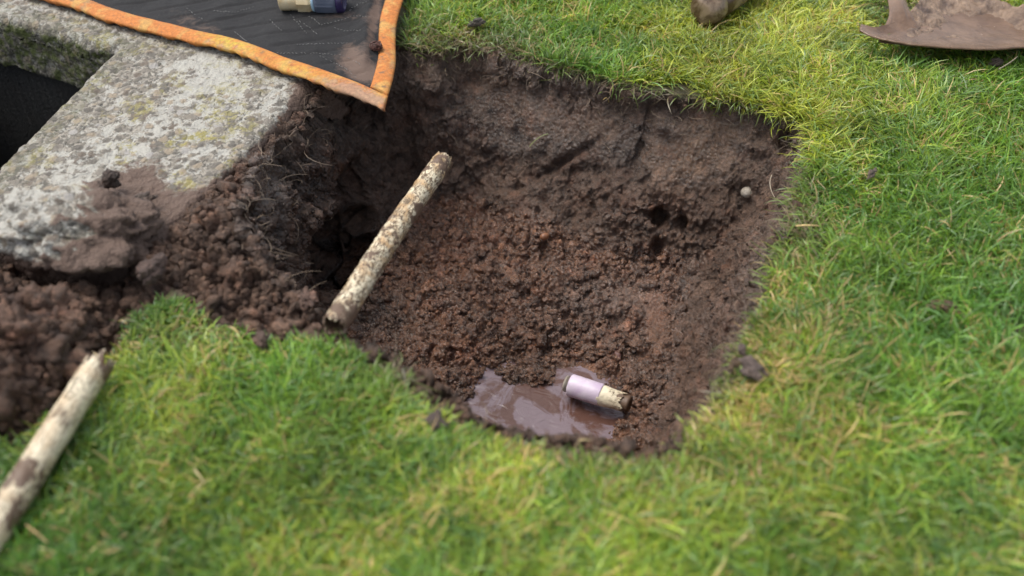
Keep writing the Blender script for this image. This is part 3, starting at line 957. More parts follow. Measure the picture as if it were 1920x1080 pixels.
slab = remeshed('concrete_slab', slab_poly, -0.10, SLAB_Z, 0.0045)
v, nn = getv(slab)
dd = sdf(slab_poly, v[:, 0], v[:, 1])
rnd = 0.014 * np.clip(1 - dd / 0.018, 0, 1) ** 2.0 * (v[:, 2] > 0)      # worn, rounded edge
n_l = fbm(v, 9, 4, 101); n_m = fbm(v, 35, 3, 102)
f1, f2, idw = worley(v, 0.015, 103)
g1, g2, _ = worley(v, 0.007, 104)
U, Vv = proj(v)
side = ss(1 - nn[:, 2], 0.25, 0.75)
chm = (sdf(chamber_poly, v[:, 0], v[:, 1]) > -0.04)
d_ = 0.007 * n_l * (0.3 + side) + 0.004 * n_m * (0.4 + side) + 0.0032 * dome(f1, 0.7) * (0.3 + idw) + 0.0012 * dome(g1, .7)
v = v + nn * (d_ - 0.003)[:, None]
v[:, 2] -= rnd
v[:, 2] -= 0.012 * ss(dd, 0.0, 0.05) * 0
mudm = np.clip(side * (~chm) * (v[:, 1] < 1.9) * 1.0 + 0.9 * blob(590, 215, 34, 60, 0, U, Vv) + 0.8 * blob(495, 320, 34, 90, 40, U, Vv) + 0.9 * blob(330, 430, 90, 60, 0, U, Vv) + 0.75 * blob(390, 400, 60, 60, 0, U, Vv) + 0.6 * blob(250, 370, 60, 50, 0, U, Vv) + 0.65 * blob(40, 440, 110, 50, 0, U, Vv) + 0.42 * blob(250, 330, 140, 50, -30, U, Vv) + 0.45 * blob(560, 165, 60, 30, 0, U, Vv), 0, 1)
mudm = np.clip(mudm + 0.5 * ss(0.022 - dd, 0, 0.02) * (~chm) * (U > 300), 0, 1)
band = blob(330, 190, 190, 55, -38, U, Vv) * 1.0 + 0.9 * blob(420, 150, 110, 45, 20, U, Vv) + 0.8 * blob(120, 350, 140, 45, -38, U, Vv) + 0.45 * blob(380, 260, 110, 80, -38, U, Vv) + 0.5 * blob(215, 85, 50, 25, 0, U, Vv) + 0.3 * blob(60, 20, 120, 30, 0, U, Vv)
lime = np.clip(0.46 * band + 0.60 * fbm(v, 24, 3, 121) + 0.35 * fbm(v, 75, 2, 122) - 0.09, 0, 1) * (1 - 0.85 * side)
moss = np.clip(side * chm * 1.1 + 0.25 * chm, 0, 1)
lich = np.clip(blob(300, 300, 160, 110, -30, U, Vv) * 1.1 + 0.5 * blob(200, 95, 60, 20, 0, U, Vv) + .3 + 0.3 * chm, 0, 1)
setv(slab, v, {'mud': mudm, 'lime': lime, 'moss': moss, 'lichen': lich})
slab.data.materials.clear(); slab.data.materials.append(M_conc)
tag(slab, 'lichen spotted pebbled concrete slab along the hole left bank', 'slab')

# lump of broken concrete at the slab's near end
bv, bf = I4
v = bv.copy()
q1 = fbm(bv, 1.6, 4, 111); q2 = fbm(bv, 6, 4, 112); qf, _, _ = worley(bv, 0.5, 113)
v = v * (1 + 0.45 * q1 + 0.22 * q2 + 0.22 * (0.5 - qf) + 0.05 * fbm(bv, 18, 3, 115))[:, None]
v = v * [0.118, 0.078, 0.050]
ca, sa = math.cos(R(-12)), math.sin(R(-12))
v = v @ np.array([[ca, sa, 0], [-sa, ca, 0], [0, 0, 1]])
pos = P(145, 425, 0.058)
rock = mk('concrete_lump', v, bf, M_conc, None, None,
          {'mud': np.clip(0.14 + 0.8 * ss(0.6 * q1 + 0.6 * q2 + 0.9 * bv[:, 0], -0.15, 0.5) + 0.5 * ss(-bv[:, 2] - 0.2 * bv[:, 1], -.05, .5), 0, 1), 'lime': np.clip(0.22 - 0.4 * bv[:, 0] + 0.5 * q2, 0, 0.45), 'moss': np.zeros(len(v)), 'lichen': np.full(len(v), .25)})
rock.location = pos
tag(rock, 'rounded grey lump of broken concrete smeared with soil on slab end', 'rubble')

# ------------------------------------------------------------------ single clods
def clod(px, py, r, label, z=0.012, ell=(1, .8, .6), mat=M_soil, name='soil_clod', cat='clod', c=(0.12, 0.078, 0.06), on=None, seed=1, rough=0.4, group=None, wetv=0.3):
    v, f = I4 if r > 0.012 else I3
    vv, f = lump((v, f), seed, rough, ell)
    vv = vv * (1 + 0.10 * fbm(vv, 5, 3, seed)[:, None])
    p = P(px, py, z) if on is None else on
    o = mk(name, vv * r, f, mat, None, np.tile(c, (len(vv), 1)) * (1 + 0.2 * fbm(vv, 4, 3, seed + 3))[:, None], {'wet': np.full(len(vv), wetv)})
    o.location = p
    o.rotation_euler = (0, 0, seed * 1.3)
    return tag(o, label, cat, group)


G1 = 'loose clods of soil lying on the grass'
clod(1412, 690, 0.026, 'large flat grey clod on grass beside the hole right edge', 0.022, (1, .9, .55), c=(.15, .108, .09), seed=2, group=G1)
clod(1392, 655, 0.012, 'small clod just above the large flat grey clod', 0.02, c=(.15, .105, .085), seed=6, group=G1)
clod(820, 795, 0.020, 'dark brown clod on grass below the near rim', 0.016, (.8, 1, .6), c=(.10, .07, .058), seed=3, group=G1)
clod(490, 636, 0.019, 'brown clod on grass left of the muddy pipe foot', 0.014, (1, .8, .6), c=(.13, .08, .058), seed=4, group=G1)
clod(893, 44, 0.022, 'dark flattened clod in far grass right of the mat', 0.024, (1, .7, .45), c=(.085, .07, .055), seed=5, group=G1)
clod(1765, 572, 0.020, 'brown crumbly clod sunk in grass at far right', 0.022, (1.1, .7, .35), c=(.17, .10, .06), seed=7, group=G1)
clod(1634, 325, 0.014, 'small grey brown clod in grass beneath the spade', 0.030, (1.2, .7, .4), c=(.15, .11, .08), seed=8, group=G1)
clod(1870, 118, 0.018, 'dark crumb of earth in grass under the spade blade', 0.034, (1, .7, .5), c=(.08, .055, .04), seed=12, group=G1)
clod(285, 505, 0.030, 'knobbly brown clod between concrete lump and grass tuft', 0.035, (1.1, .8, .7), c=(.14, .09, .07), seed=13)
clod(205, 335, 0.020, 'dark crumbly clod on top of the concrete slab', 0.062, (.9, .9, .9), c=(.075, .05, .038), seed=14)
clod(265, 375, 0.017, 'wide brown clod on slab right of the concrete lump', 0.055, (1.3, .7, .5), c=(.12, .085, .065), seed=15)
clod(575, 560, 0.018, 'reddish clod beside the dark cavity on left bank', 0.0, (1, .9, .8), c=(.17, .10, .07), seed=16)

h_ = hit(1397, 364)
clod(0, 0, 0.0125, 'round pale pebble stuck in the right bank of the hole', mat=M_pebble, name='pebble', cat='pebble', on=h_ + [0, -0.003, 0.004], ell=(1, .95, .9), seed=9, rough=0.06, group='pebbles in the hole')
h_ = hit(1018, 447)
clod(0, 0, 0.0105, 'orange brown pebble in the middle of the hole', mat=M_pebo, name='pebble', cat='pebble', on=h_ + [0, -0.002, 0.005], ell=(1, .7, .8), seed=10, rough=0.08, group='pebbles in the hole')
h_ = hit(1160, 662)
clod(0, 0, 0.018, 'dark purple wet stone above the lilac coupling', mat=M_root, name='stone', cat='stone', on=h_ + [0, 0, 0.0], ell=(1, .7, .6), seed=11, rough=0.35)


# straws
def straw(pts, r, c, label, name='straw', cat='straw', group=None):
    pts = np.array(pts); n = 24
    tt = np.linspace(0, 1, n)
    if len(pts) == 3:
        cc_ = (1 - tt)[:, None] ** 2 * pts[0] + 2 * (tt * (1 - tt))[:, None] * pts[1] + tt[:, None] ** 2 * pts[2]
    else:
        cc_ = (1 - tt)[:, None] * pts[0] + tt[:, None] * pts[1]
    T = np.gradient(cc_, axis=0); T /= np.linalg.norm(T, axis=1)[:, None]
    s1 = np.cross(T, [0.1, 0.2, 1]); s1 /= np.linalg.norm(s1, axis=1)[:, None]; s2 = np.cross(T, s1)
    th = np.linspace(0, 2 * math.pi, 8, endpoint=False)
    rad = r * (1 - 0.5 * tt ** 3)
    V = cc_[:, None, :] + rad[:, None, None] * (np.cos(th)[None, :, None] * s1[:, None, :] + np.sin(th)[None, :, None] * s2[:, None, :])
    o = mk(name, V.reshape(-1, 3), gridF(n, 8, True), M_fibre, None, np.tile(c, (n * 8, 1)) * (1 + 0.2 * rng.normal(size=(n * 8, 1))))
    return tag(o, label, cat, group)


GS = 'stray straws and blades'
straw([P(1492, 424, .03), P(1515, 421, .035), P(1536, 424, .03)], 0.0017, (.50, .36, .16), 'pale tan straw lying across grass at the hole right edge', group=GS)
a = hit(992, 278); b = hit(1026, 260)
straw([a + [0, -.004, .01], (a + b) / 2 + [0, 0, .022], b + [0, -.004, .012]], 0.0011, (.30, .33, .14), 'green curled blade stuck on the back bank', name='grass_blade', cat='blade', group=GS)
a = hit(1443, 332); b = hit(1452, 372)
straw([a + [0, -.004, .01], (a + b) / 2 + [-.012, 0, .01], b + [.0, -.004, .008]], 0.001, (.40, .34, .26), 'pale hooked root at the right end of the back bank', name='root', cat='root', group=GS)
straw([P(1085, 826, .012), P(1098, 823, .018), P(1108, 827, .012)], 0.0013, (.34, .27, .13), 'yellowish straw on the near rim below the puddle', group=GS)
straw([P(1872, 130, .045), P(1895, 118, .05), P(1908, 106, .05)], 0.0014, (.22, .19, .13), 'thin grey twig in grass under the spade blade', name='twig', cat='twig', group=GS)
straw([P(50, 985, .03), P(70, 1000, .036), P(90, 1018, .03)], 0.0013, (.36, .24, .11), 'tan straw in grass at the bottom left corner', group=GS)
straw([P(364, 880, .035), P(374, 892, .04), P(384, 906, .035)], 0.0013, (.42, .34, .17), 'short pale straw in the foreground lawn', group=GS)


# ------------------------------------------------------------------ pipes
def frame_obj(o, p0, p1, roll=0.0):
    d = Vector(p1 - p0).normalized()
    q = d.to_track_quat('Z', 'Y')
    o.rotation_mode = 'QUATERNION'
    o.rotation_quaternion = q
    o.location = p0


def tube_mesh(L, Ro, th_, nl, na, rag0, rag1, seed, mudf, bend=0.0, bump=0.0012, lumpy=0.003):
    """outer + inner wall as one closed surface; local Z is the axis"""
    ang = np.linspace(0, 2 * math.pi, na, endpoint=False)
    ring = np.stack([np.cos(ang), np.sin(ang), np.zeros(na)], 1)
    r0 = rag0 * fbm(ring * 1.0 + 3, 3.0, 3, seed); r1 = rag1 * fbm(ring * 1.0 + 9, 3.0, 3, seed + 1)
    t_ = np.linspace(0, 1, nl)
    zz = r0[None, :] + (L + r1 - r0)[None, :] * t_[:, None]
    A = np.tile(ang, (nl, 1))
    pts = np.stack([np.cos(A) * Ro, np.sin(A) * Ro, zz], -1).reshape(-1, 3)
    m_ = np.clip(mudf(zz.ravel(), A.ravel(), pts), 0, 1)
    rr_ = Ro + bump * fbm(pts, 60, 4, seed + 5) + lumpy * m_ * (0.4 + 0.8 * fbm(pts, 110, 3, seed + 6) + 0.4)
    pts[:, 0] = np.cos(A.ravel()) * rr_; pts[:, 1] = np.sin(A.ravel()) * rr_
    # inner
    ni = 12
    Ri = Ro - th_
    ends = []
    for (rg, z_end, sgn) in ((r0, 0.0, 1), (L + r1, None, -1)):
        base = r0 if sgn == 1 else L + r1
        e = []
        for k, dz in enumerate(np.linspace(0.0, 0.06, ni)):
            e.append(np.stack([np.cos(ang) * Ri, np.sin(ang) * Ri, base + sgn * dz], 1))
        # bottom closing (dirt plug)
        e.append(np.stack([np.cos(ang) * Ri * 0.02, np.sin(ang) * Ri * 0.02, np.full(na, (0.045 if sgn == 1 else L - 0.045))], 1))
        ends.append(e)
    rows0 = np.concatenate(ends[0][::-1]); rows1 = np.concatenate(ends[1])
    V = np.concatenate([rows0, pts, rows1])
    mud = np.concatenate([np.full(len(rows0), 0.85), m_, np.full(len(rows1), 0.85)])
    if bend: V[:, 0] += bend * np.sin(np.clip(V[:, 2] / L, 0, 1) * math.pi)
    F_ = gridF(nl + 2 * (ni + 1), na, True)
    return V, F_, mud


def outward(o):
    bm = bmesh.new(); bm.from_mesh(o.data); bmesh.ops.recalc_face_normals(bm, faces=bm.faces); bm.to_mesh(o.data); bm.free()


RP = 0.0185
# pipe across the hole: foot on the near rim, head against the back-left bank
p0 = P(626, 612, 0.012); p1 = P(832, 300, -0.045)
Lp = float(np.linalg.norm(p1 - p0))


def mud1(z, a, p):
    n_ = fbm(p, 30, 4, 201, 0.65)
    s = z / Lp
    return 0.30 + 0.85 * n_ + 0.28 * np.exp(-((s - 0.60) / 0.07) ** 2) + 0.12 * np.exp(-((s - 0.30) / 0.05) ** 2) * (np.sin(a * 1.0 + 1) > 0) + 0.3 * (s < 0.12) + 0.25 * n_ * (s > 0.8)


V, F_, mud = tube_mesh(Lp, RP, 0.003, 220, 80, 0.012, 0.014, 31, mud1, 0.004)
pipe1 = mk('broken_pipe', V, F_, M_pipe, None, None, {'mud': mud, 'scratch': np.ones(len(V))})
outward(pipe1); frame_obj(pipe1, p0, p1)
GP = 'broken cream pipes'
tag(pipe1, 'mud flecked cream pipe slanting across the left side of the hole', 'pipe', GP)

p1b = P(184, 685, 0.045); p0b = P(-72, 1090, 0.030)
dv_ = (p0b - p1b) / np.linalg.norm(p0b - p1b)
p0b = p0b + dv_ * 0.10
Lb = float(np.linalg.norm(p1b - p0b))


def mud2(z, a, p):
    n_ = fbm(p, 22, 4, 221, 0.65)
    s = z / Lb
    return 0.27 + 0.9 * n_ + 0.1 * np.exp(-((s - 0.60) / 0.06) ** 2) + 0.1 * np.exp(-((s - 0.42) / 0.05) ** 2) - 0.5 * np.exp(-((s - 0.86) / 0.08) ** 2)


pipe2 = empty('broken_pipe', p0b)
frame_obj(pipe2, p0b, p1b)
V, F_, mud = tube_mesh(Lb, RP * 1.0, 0.003, 220, 80, 0.006, 0.026, 47, mud2, 0.0, 0.0008, 0.0025)
o = mk('tube', V, F_, M_pipe, pipe2, None, {'mud': mud, 'scratch': np.full(len(V), 0.6)}); outward(o)
# print marks: small dark slanted dashes
camdir = Vector((0, 0, H)) - Vector(p1b)
ql = pipe2.rotation_quaternion.inverted() @ camdir
phi = math.atan2(ql.y, ql.x)
MV = []; MF = []
for k in range(5):
    z_ = Lb - 0.040 - k * 0.007
    # right-hand side as seen by the camera
    for sg in (1,):
        a0 = phi + PRSIGN * 0.75 if 'PRSIGN' in globals() else phi - 0.75
        b0 = len(MV)
        for (da, dz) in ((-.10, -.0025), (.10, 0.0), (.10, .0020), (-.10, -.0005)):
            MV.append((math.cos(a0 + da) * (RP * 1.04 + .0016), math.sin(a0 + da) * (RP * 1.04 + .0016), z_ + dz))
        MF.append((b0, b0 + 1, b0 + 2, b0 + 3))
mk('print_marks', MV, MF, M_ink, pipe2, smooth=False)
tag(pipe2, 'mud stained cream pipe with split end on grass at bottom left', 'pipe', GP)


# ------------------------------------------------------------------ coupling in the puddle
def lathe(prof, na=64, seed=None, rag=0):
    ang = np.linspace(0, 2 * math.pi, na, endpoint=False)
    rows = []
    for z, r in prof: rows.append(np.stack([np.cos(ang) * r, np.sin(ang) * r, np.full(na, z)], 1))
    return np.concatenate(rows), gridF(len(prof), na, True)


def prism(prof, nside, na=72):
    ang = np.linspace(0, 2 * math.pi, na, endpoint=False)
    k = 2 * math.pi / nside
    m_ = np.cos(k / 2) / np.cos(((ang) % k) - k / 2)
    rows = [np.stack([np.cos(ang) * r * (m_ if r > 0.5 * prof[1][1] else 1), np.sin(ang) * r * (m_ if r > 0.5 * prof[1][1] else 1), np.full(na, z)], 1) for z, r in prof]
    return np.concatenate(rows), gridF(len(prof), na, True)


q0 = P(1070, 722, -0.333); q1 = P(1168, 754, -0.327)
Lc = float(np.linalg.norm(q1 - q0))
cp = empty('pipe_coupling', q0); frame_obj(cp, q0, q1)
rc = 0.0215
lc = Lc * 0.60
V, F_ = lathe([(0.028, rc * 0.80), (0.0, rc * 0.86), (-0.0008, rc * 0.9), (-0.0008, rc * 0.97), (0.001, rc), (0.01, rc * 1.0), (lc * .5, rc * 1.0), (lc - 0.002, rc * 0.985), (lc, rc * 0.95), (lc, rc * 0.8)])
o = mk('collar', V, F_, M_lilac, cp); outward(o)
V, F_, mud = tube_mesh(Lc - lc + 0.004, rc * 0.90, 0.003, 60, 64, 0.0, 0.007, 61, lambda z, a, p: 0.22 + 0.55 * fbm(p, 45, 3, 240) - 0.05)
V[:, 2] += lc - 0.004
k = V[:, 2]
taper = 1 - 0.12 * ss(k, lc, Lc)
V[:, 0] *= taper; V[:, 1] *= taper
o = mk('pipe_stub', V, F_, M_pipe, cp, None, {'mud': mud, 'scratch': 0.8 * ss(k, lc + 0.008, Lc)}); outward(o)
V, F_ = lathe([(0.01, rc * 0.6), (-0.011, rc * 0.66), (-0.011, rc * 0.70), (-0.007, rc * .73), (-0.007, rc * .70), (-0.003, rc * .73), (-0.003, rc * .7), (0.01, rc * .7)])
o = mk('seal_ring', V, F_, M_pebble, cp); outward(o)
tag(cp, 'lilac plastic coupling with broken cream pipe stub lying in the puddle', 'coupling')

# ------------------------------------------------------------------ kneeling mat
ZM = SLAB_Z + 0.016


def polyline(pts, step=0.004):
    pts = np.array(pts)
    # Catmull-Rom
    out = []
    q = np.vstack([2 * pts[0] - pts[1], pts, 2 * pts[-1] - pts[-2]])
    for i_ in range(1, len(q) - 2):
        for t_ in np.linspace(0, 1, 24, endpoint=False):
            out.append(0.5 * ((2 * q[i_]) + (-q[i_ - 1] + q[i_ + 1]) * t_ + (2 * q[i_ - 1] - 5 * q[i_] + 4 * q[i_ + 1] - q[i_ + 2]) * t_ ** 2 + (-q[i_ - 1] + 3 * q[i_] - 3 * q[i_ + 1] + q[i_ + 2]) * t_ ** 3))
    out.append(pts[-1]); out = np.array(out)
    s = np.concatenate([[0], np.cumsum(np.linalg.norm(np.diff(out, axis=0), axis=1))])
    n_ = int(s[-1] / step)
    si = np.linspace(0, s[-1], n_)
    return np.stack([np.interp(si, s, out[:, k_]) for k_ in range(3)], 1), si


Lp_ = [P(718, 206, ZM - .004), P(662, 181, ZM + .001), P(600, 158, ZM + .006), P(520, 130, ZM + .003), P(440, 99, ZM), P(360, 80, ZM), P(290, 62, ZM), P(200, 38, ZM), P(130, 12, ZM), P(60, -8, ZM), P(-60, -45, ZM), P(-200, -85, ZM)]
Rp_ = [P(718, 206, ZM - .004), P(733, 165, ZM), P(742, 122, ZM), P(742, 80, ZM), P(745, 42, ZM), P(757, 0, ZM), P(775, -42, ZM), P(800, -100, ZM), P(825, -160, ZM), P(850, -230, ZM)]
LL, sL = polyline(Lp_); RR, sR = polyline(Rp_)
Kc = LL[0]
Sf = LL[:, None, :] + (RR - Kc)[None, :, :]
ns, nt_ = len(sL), len(sR)
SS, TT = np.meshgrid(sL, sR, indexing='ij')
flat = Sf.reshape(-1, 3)
wr = 0.006 * fbm(flat, 8, 3, 301) + 0.0018 * fbm(flat, 35, 3, 302)
tw = 0.046
padm = ss(np.minimum(SS, TT).ravel(), tw, tw + 0.03)
# quilting grooves
gq = np.abs(((SS * 0.8 + TT * 1.0) / 0.055) % 1 - 0.5).ravel()
wr = wr * (0.4 + 0.6 * padm) - 0.0035 * padm * ss(0.12 - gq, 0, 0.12) + 0.002 * fbm(flat, 22, 3, 303) * padm
# fold next to the right-hand trim
fold = np.exp(-((SS.ravel() - tw - 0.03) / 0.018) ** 2) * ss(TT.ravel(), 0.06, 0.14)
wr += 0.012 * fold
flat = flat + np.stack([np.zeros_like(wr), np.zeros_like(wr), wr], 1)
Uq, Vq = proj(flat)
dirt_pad = np.clip(0.75 * blob(660, 110, 34, 34, 0, Uq, Vq) + 0.7 * blob(690, 140, 26, 20, 0, Uq, Vq) + 0.7 * blob(703, 30, 12, 60, 10, Uq, Vq) + 0.45 * blob(640, 30, 60, 14, 0, Uq, Vq) + 0.4 * blob(360, 45, 90, 25, 20, Uq, Vq) + 0.15, 0, 1)
dirt_trim = np.clip(0.8 * blob(680, 185, 70, 22, 25, Uq, Vq) + 0.35 * blob(590, 150, 60, 12, 20, Uq, Vq) + 0.5 * blob(420, 88, 60, 12, 15, Uq, Vq) + 0.1, 0, 1)
Sg = flat.reshape(ns, nt_, 3)
mat_e = empty('kneeling_mat', (0, 0, 0))
it = int(np.searchsorted(sR, tw)); is_ = int(np.searchsorted(sL, tw))


def patch(name, i0, i1, j0, j1, lift, thick, m_, dirt, rag=None):
    sub = Sg[i0:i1, j0:j1].copy(); sub[..., 2] += lift
    a, b = sub.shape[:2]
    if rag is not None: rag(sub)
    o_ = mk(name, sub.reshape(-1, 3), gridF(a, b), m_, mat_e, None, {'dirt': dirt.reshape(ns, nt_)[i0:i1, j0:j1].ravel()})
    if o_.data.polygons[0].normal.z < 0: o_.data.flip_normals()
    md = o_.modifiers.new('s', 'SOLIDIFY'); md.thickness = thick; md.offset = -1
    return o_


pad = patch('pad', is_ - 4, ns, it - 4, nt_, 0, 0.007, M_fab, dirt_pad)


def rag_left(s_):
    a = s_.shape[0]
    q_ = fbm(np.stack([np.arange(a) * 0.004, np.zeros(a), np.zeros(a)], 1), 60, 4, 311)
    s_[:, 0, :2] += np.stack([0.0006 * q_, 0.003 * q_], 1)
    # puffed cross-section
    b = s_.shape[1]; c_ = np.sin(np.linspace(0, math.pi, b)) ** 0.5 * 0.005 - 0.004
    s_[..., 2] += c_[None, :]


def rag_right(s_):
    a = s_.shape[0]; c_ = np.sin(np.linspace(0, math.pi, a)) ** 0.5 * 0.005 - 0.004
    s_[..., 2] += c_[:, None]


patch('trim', 0, ns, 0, it, 0.004, 0.013, M_trim, dirt_trim, rag_left)
_a = bpy.data.objects['trim'].data.attributes.new('moss', 'FLOAT', 'POINT')
_a.data.foreach_set('value', (0.9 * blob(430, 82, 50, 16, 15, Uq, Vq) + 0.5 * blob(560, 135, 60, 14, 20, Uq, Vq)).reshape(ns, nt_)[0:ns, 0:it].ravel().astype(np.float32))
patch('trim', 0, is_, it - 1, nt_, 0.0052, 0.013, M_trim, dirt_trim, rag_right)
# dashed white quilting stitches
def stp(s_, t_):
    i_ = np.clip(int(np.interp(s_, sL, np.arange(ns))), 0, ns - 1); j_ = np.clip(int(np.interp(t_, sR, np.arange(nt_))), 0, nt_ - 1)
    return Sg[i_, j_]


def stp_px(px, py):
    k_ = np.argmin((Uq - px) ** 2 + (Vq - py) ** 2)
    return flat[k_]


for pl_ in ([(560, 40), (575, 48), (596, 66)], [(505, 38), (533, 62)], [(545, 28), (577, 65)], [(580, 30), (602, 47), (640, 38), (662, 30), (690, 31)], [(556, 84), (610, 82), (655, 81)],
            [(628, 52), (645, 58), (680, 57)], [(655, 20), (676, 6), (690, 6)], [(520, 100), (590, 100), (640, 104), (680, 122)], [(400, 20), (440, 24), (480, 12)], [(350, 16), (385, 40)], [(440, 60), (470, 84)], [(600, 105), (650, 130), (672, 150)]):
    pts_ = []; SV = []; SF = []
    for (a_, b_) in zip(pl_[:-1], pl_[1:]):
        m_n = max(2, int(math.hypot(a_[0] - b_[0], a_[1] - b_[1]) / 2.7))
        for k_ in range(m_n):
            pts_.append((a_[0] + (b_[0] - a_[0]) * k_ / m_n, a_[1] + (b_[1] - a_[1]) * k_ / m_n))
    for k_ in range(0, len(pts_) - 1, 2):
        A_ = stp_px(*pts_[k_]); B_ = stp_px(*pts_[k_ + 1])
        if np.linalg.norm(A_ - B_) < 1e-4: continue
        A_ = A_ + [0, 0, 0.0006]; B_ = B_ + [0, 0, 0.0006]
        d = (B_ - A_) / np.linalg.norm(B_ - A_); s_ = np.cross(d, [0, 0, 1.0]) * 0.0006; u_ = np.array([0, 0, 0.0006])
        b0 = len(SV)
        for e in (A_, B_):
            for c_, g_ in ((1, 0), (0, 1), (-1, 0), (0, -1)): SV.append(e + s_ * c_ + u_ * g_)
        for c_ in range(4): SF.append((b0 + c_, b0 + (c_ + 1) % 4, b0 + 4 + (c_ + 1) % 4, b0 + 4 + c_))
    mk('stitch_line', SV, SF, M_thread, mat_e)
tag(mat_e, 'black quilted kneeling mat with dirty orange trim lying on the slab', 'mat')

# dried root tangle on the mat
c0 = stp_px(706, 95) + np.array([0, 0, 0.012])
TV = []; TF = []
for k_ in range(38):
    th = rng.uniform(0, 2 * math.pi, 3); ph = rng.uniform(0, 2 * math.pi, 3)
    tt = np.linspace(0, 1, 18)
    q_ = np.stack([np.sin(tt * rng.uniform(2, 6) + th[0]) * .020 * rng.uniform(.5, 1), np.sin(tt * rng.uniform(2, 6) + th[1]) * .018 * rng.uniform(.5, 1), np.sin(tt * 4 + th[2]) * .009], 1) + c0
    rq = q_ - c0; q_ = c0 + rq / np.maximum(1, np.linalg.norm(rq / [.013, .013, .008], axis=1)[:, None] / rng.uniform(.5, 1.15))
    T = np.gradient(q_, axis=0); T /= np.linalg.norm(T, axis=1)[:, None] + 1e-9
    s1 = np.cross(T, [.1, .2, 1]); s1 /= np.linalg.norm(s1, axis=1)[:, None]; s2 = np.cross(T, s1)
    an = np.linspace(0, 2 * math.pi, 4, endpoint=False)
    W_ = q_[:, None] + 0.0008 * (np.cos(an)[None, :, None] * s1[:, None] + np.sin(an)[None, :, None] * s2[:, None])
    TF.append(gridF(18, 4, True) + len(TV) * 72); TV.append(W_.reshape(-1, 3))
tg = mk('root_tangle', np.concatenate(TV), np.concatenate(TF), M_root)
tag(tg, 'small ball of dark red roots on the mat beside its trim', 'roots')

# ------------------------------------------------------------------ hose fitting on the mat
fz = ZM + 0.031
f0 = P(526, -4, fz); f1_ = P(646, -2, fz)
Lf = float(np.linalg.norm(f1_ - f0)); sfc = Lf / 120.0
fit = empty('pipe_fitting', f0); frame_obj(fit, f0, f1_)
Rf = 0.0262
pr = [(0, Rf * .70), (0, Rf * .93), (1.0 * sfc, Rf)]
zc = 2.0
while zc < 15: pr += [(zc * sfc, Rf), ((zc + 1.2) * sfc, Rf * 0.995)]; zc += 6
while zc < 33: pr += [(zc * sfc, Rf * 0.93), ((zc + 2) * sfc, Rf * 1.0)]; zc += 4
pr += [(34 * sfc, Rf * 0.90)]
V, F_ = lathe(pr); o = mk('brass_thread', V, F_, M_brass, fit); outward(o)
V, F_ = prism([(33 * sfc, Rf * .88), (34 * sfc, Rf * 1.12), (56 * sfc, Rf * 1.12), (61 * sfc, Rf * 1.0), (62 * sfc, Rf * .88)], 8); o = mk('brass_nut', V, F_, M_brass, fit, smooth=False); outward(o)
V, F_ = lathe([(60 * sfc, Rf * .8), (61 * sfc, Rf * 1.04), (66 * sfc, Rf * 1.12), (67 * sfc, Rf * .9)]); o = mk('collar', V, F_, M_collar, fit); outward(o)
# ribbed grip nut
ang = np.linspace(0, 2 * math.pi, 144, endpoint=False)
rib = 1 + 0.035 * (np.sin(ang * 12) > 0.55)
rows = [np.stack([np.cos(ang) * r * (rib if e else 1), np.sin(ang) * r * (rib if e else 1), np.full(144, z * sfc)], 1)
        for z, r, e in ((66, Rf * .9, 0), (67, Rf * 1.14, 0), (72, Rf * 1.18, 1), (98, Rf * 1.18, 1), (102, Rf * 1.19, 0), (107, Rf * 1.19, 0), (107.5, Rf * .9, 0))]
o = mk('grip_nut', np.concatenate(rows), gridF(7, 144, True), M_nut, fit); outward(o)
V, F_ = lathe([(106.5 * sfc, Rf * .9), (107 * sfc, Rf * 1.17), (116 * sfc, Rf * 1.14), (119 * sfc, Rf * 1.05), (120 * sfc, Rf * .8), (112 * sfc, Rf * .72), (90 * sfc, Rf * .70)]); o = mk('end_ring', V, F_, M_navy, fit); outward(o)
tag(fit, 'brass and grey blue plastic hose fitting lying on the black mat', 'fitting')

# ------------------------------------------------------------------ muddy tool handle in the far grass
h0 = P(1330, 13, 0.050); h1 = P(1480, -80, 0.062)
Lh = 0.62
hd = empty('tool_handle', h0)
hdir = (h1 - h0) / np.linalg.norm(h1 - h0)
frame_obj(hd, h0, h0 + hdir)
rk = 0.0415
prf = []
for a_ in np.linspace(-90, 62, 26): prf.append((rk * 0.80 * math.sin(R(a_)), max(0.0006, rk * math.cos(R(a_)) ** 0.55)))
zz0 = prf[-1][0]
V, F_ = lathe(prf, 96)
V *= (1 + 0.07 * fbm(V, 30, 3, 401))[:, None]
o = mk('knob', V, F_, M_grip, hd); outward(o)
V, F_ = lathe([(zz0 - 0.012, rk * .70), (zz0, rk * .86), (zz0 + .02, rk * .88)] + [(zz0 + 0.02 + k_ * 0.01, rk * (.88 - 0.005 * min(k_, 20))) for k_ in range(1, 58)], 80)
V[:, :2] *= (1 + 0.05 * fbm(V, 25, 3, 402))[:, None]
o = mk('shaft', V, F_, M_grip, hd); outward(o)
tag(hd, 'wet muddy brown tool handle with rounded end in the far grass', 'tool')

# ------------------------------------------------------------------ spade
sp_o = P(1700, 60, 0.05)
sp = empty('spade', sp_o)


def Pz(a, b, z): return P(a, b, z) - sp_o


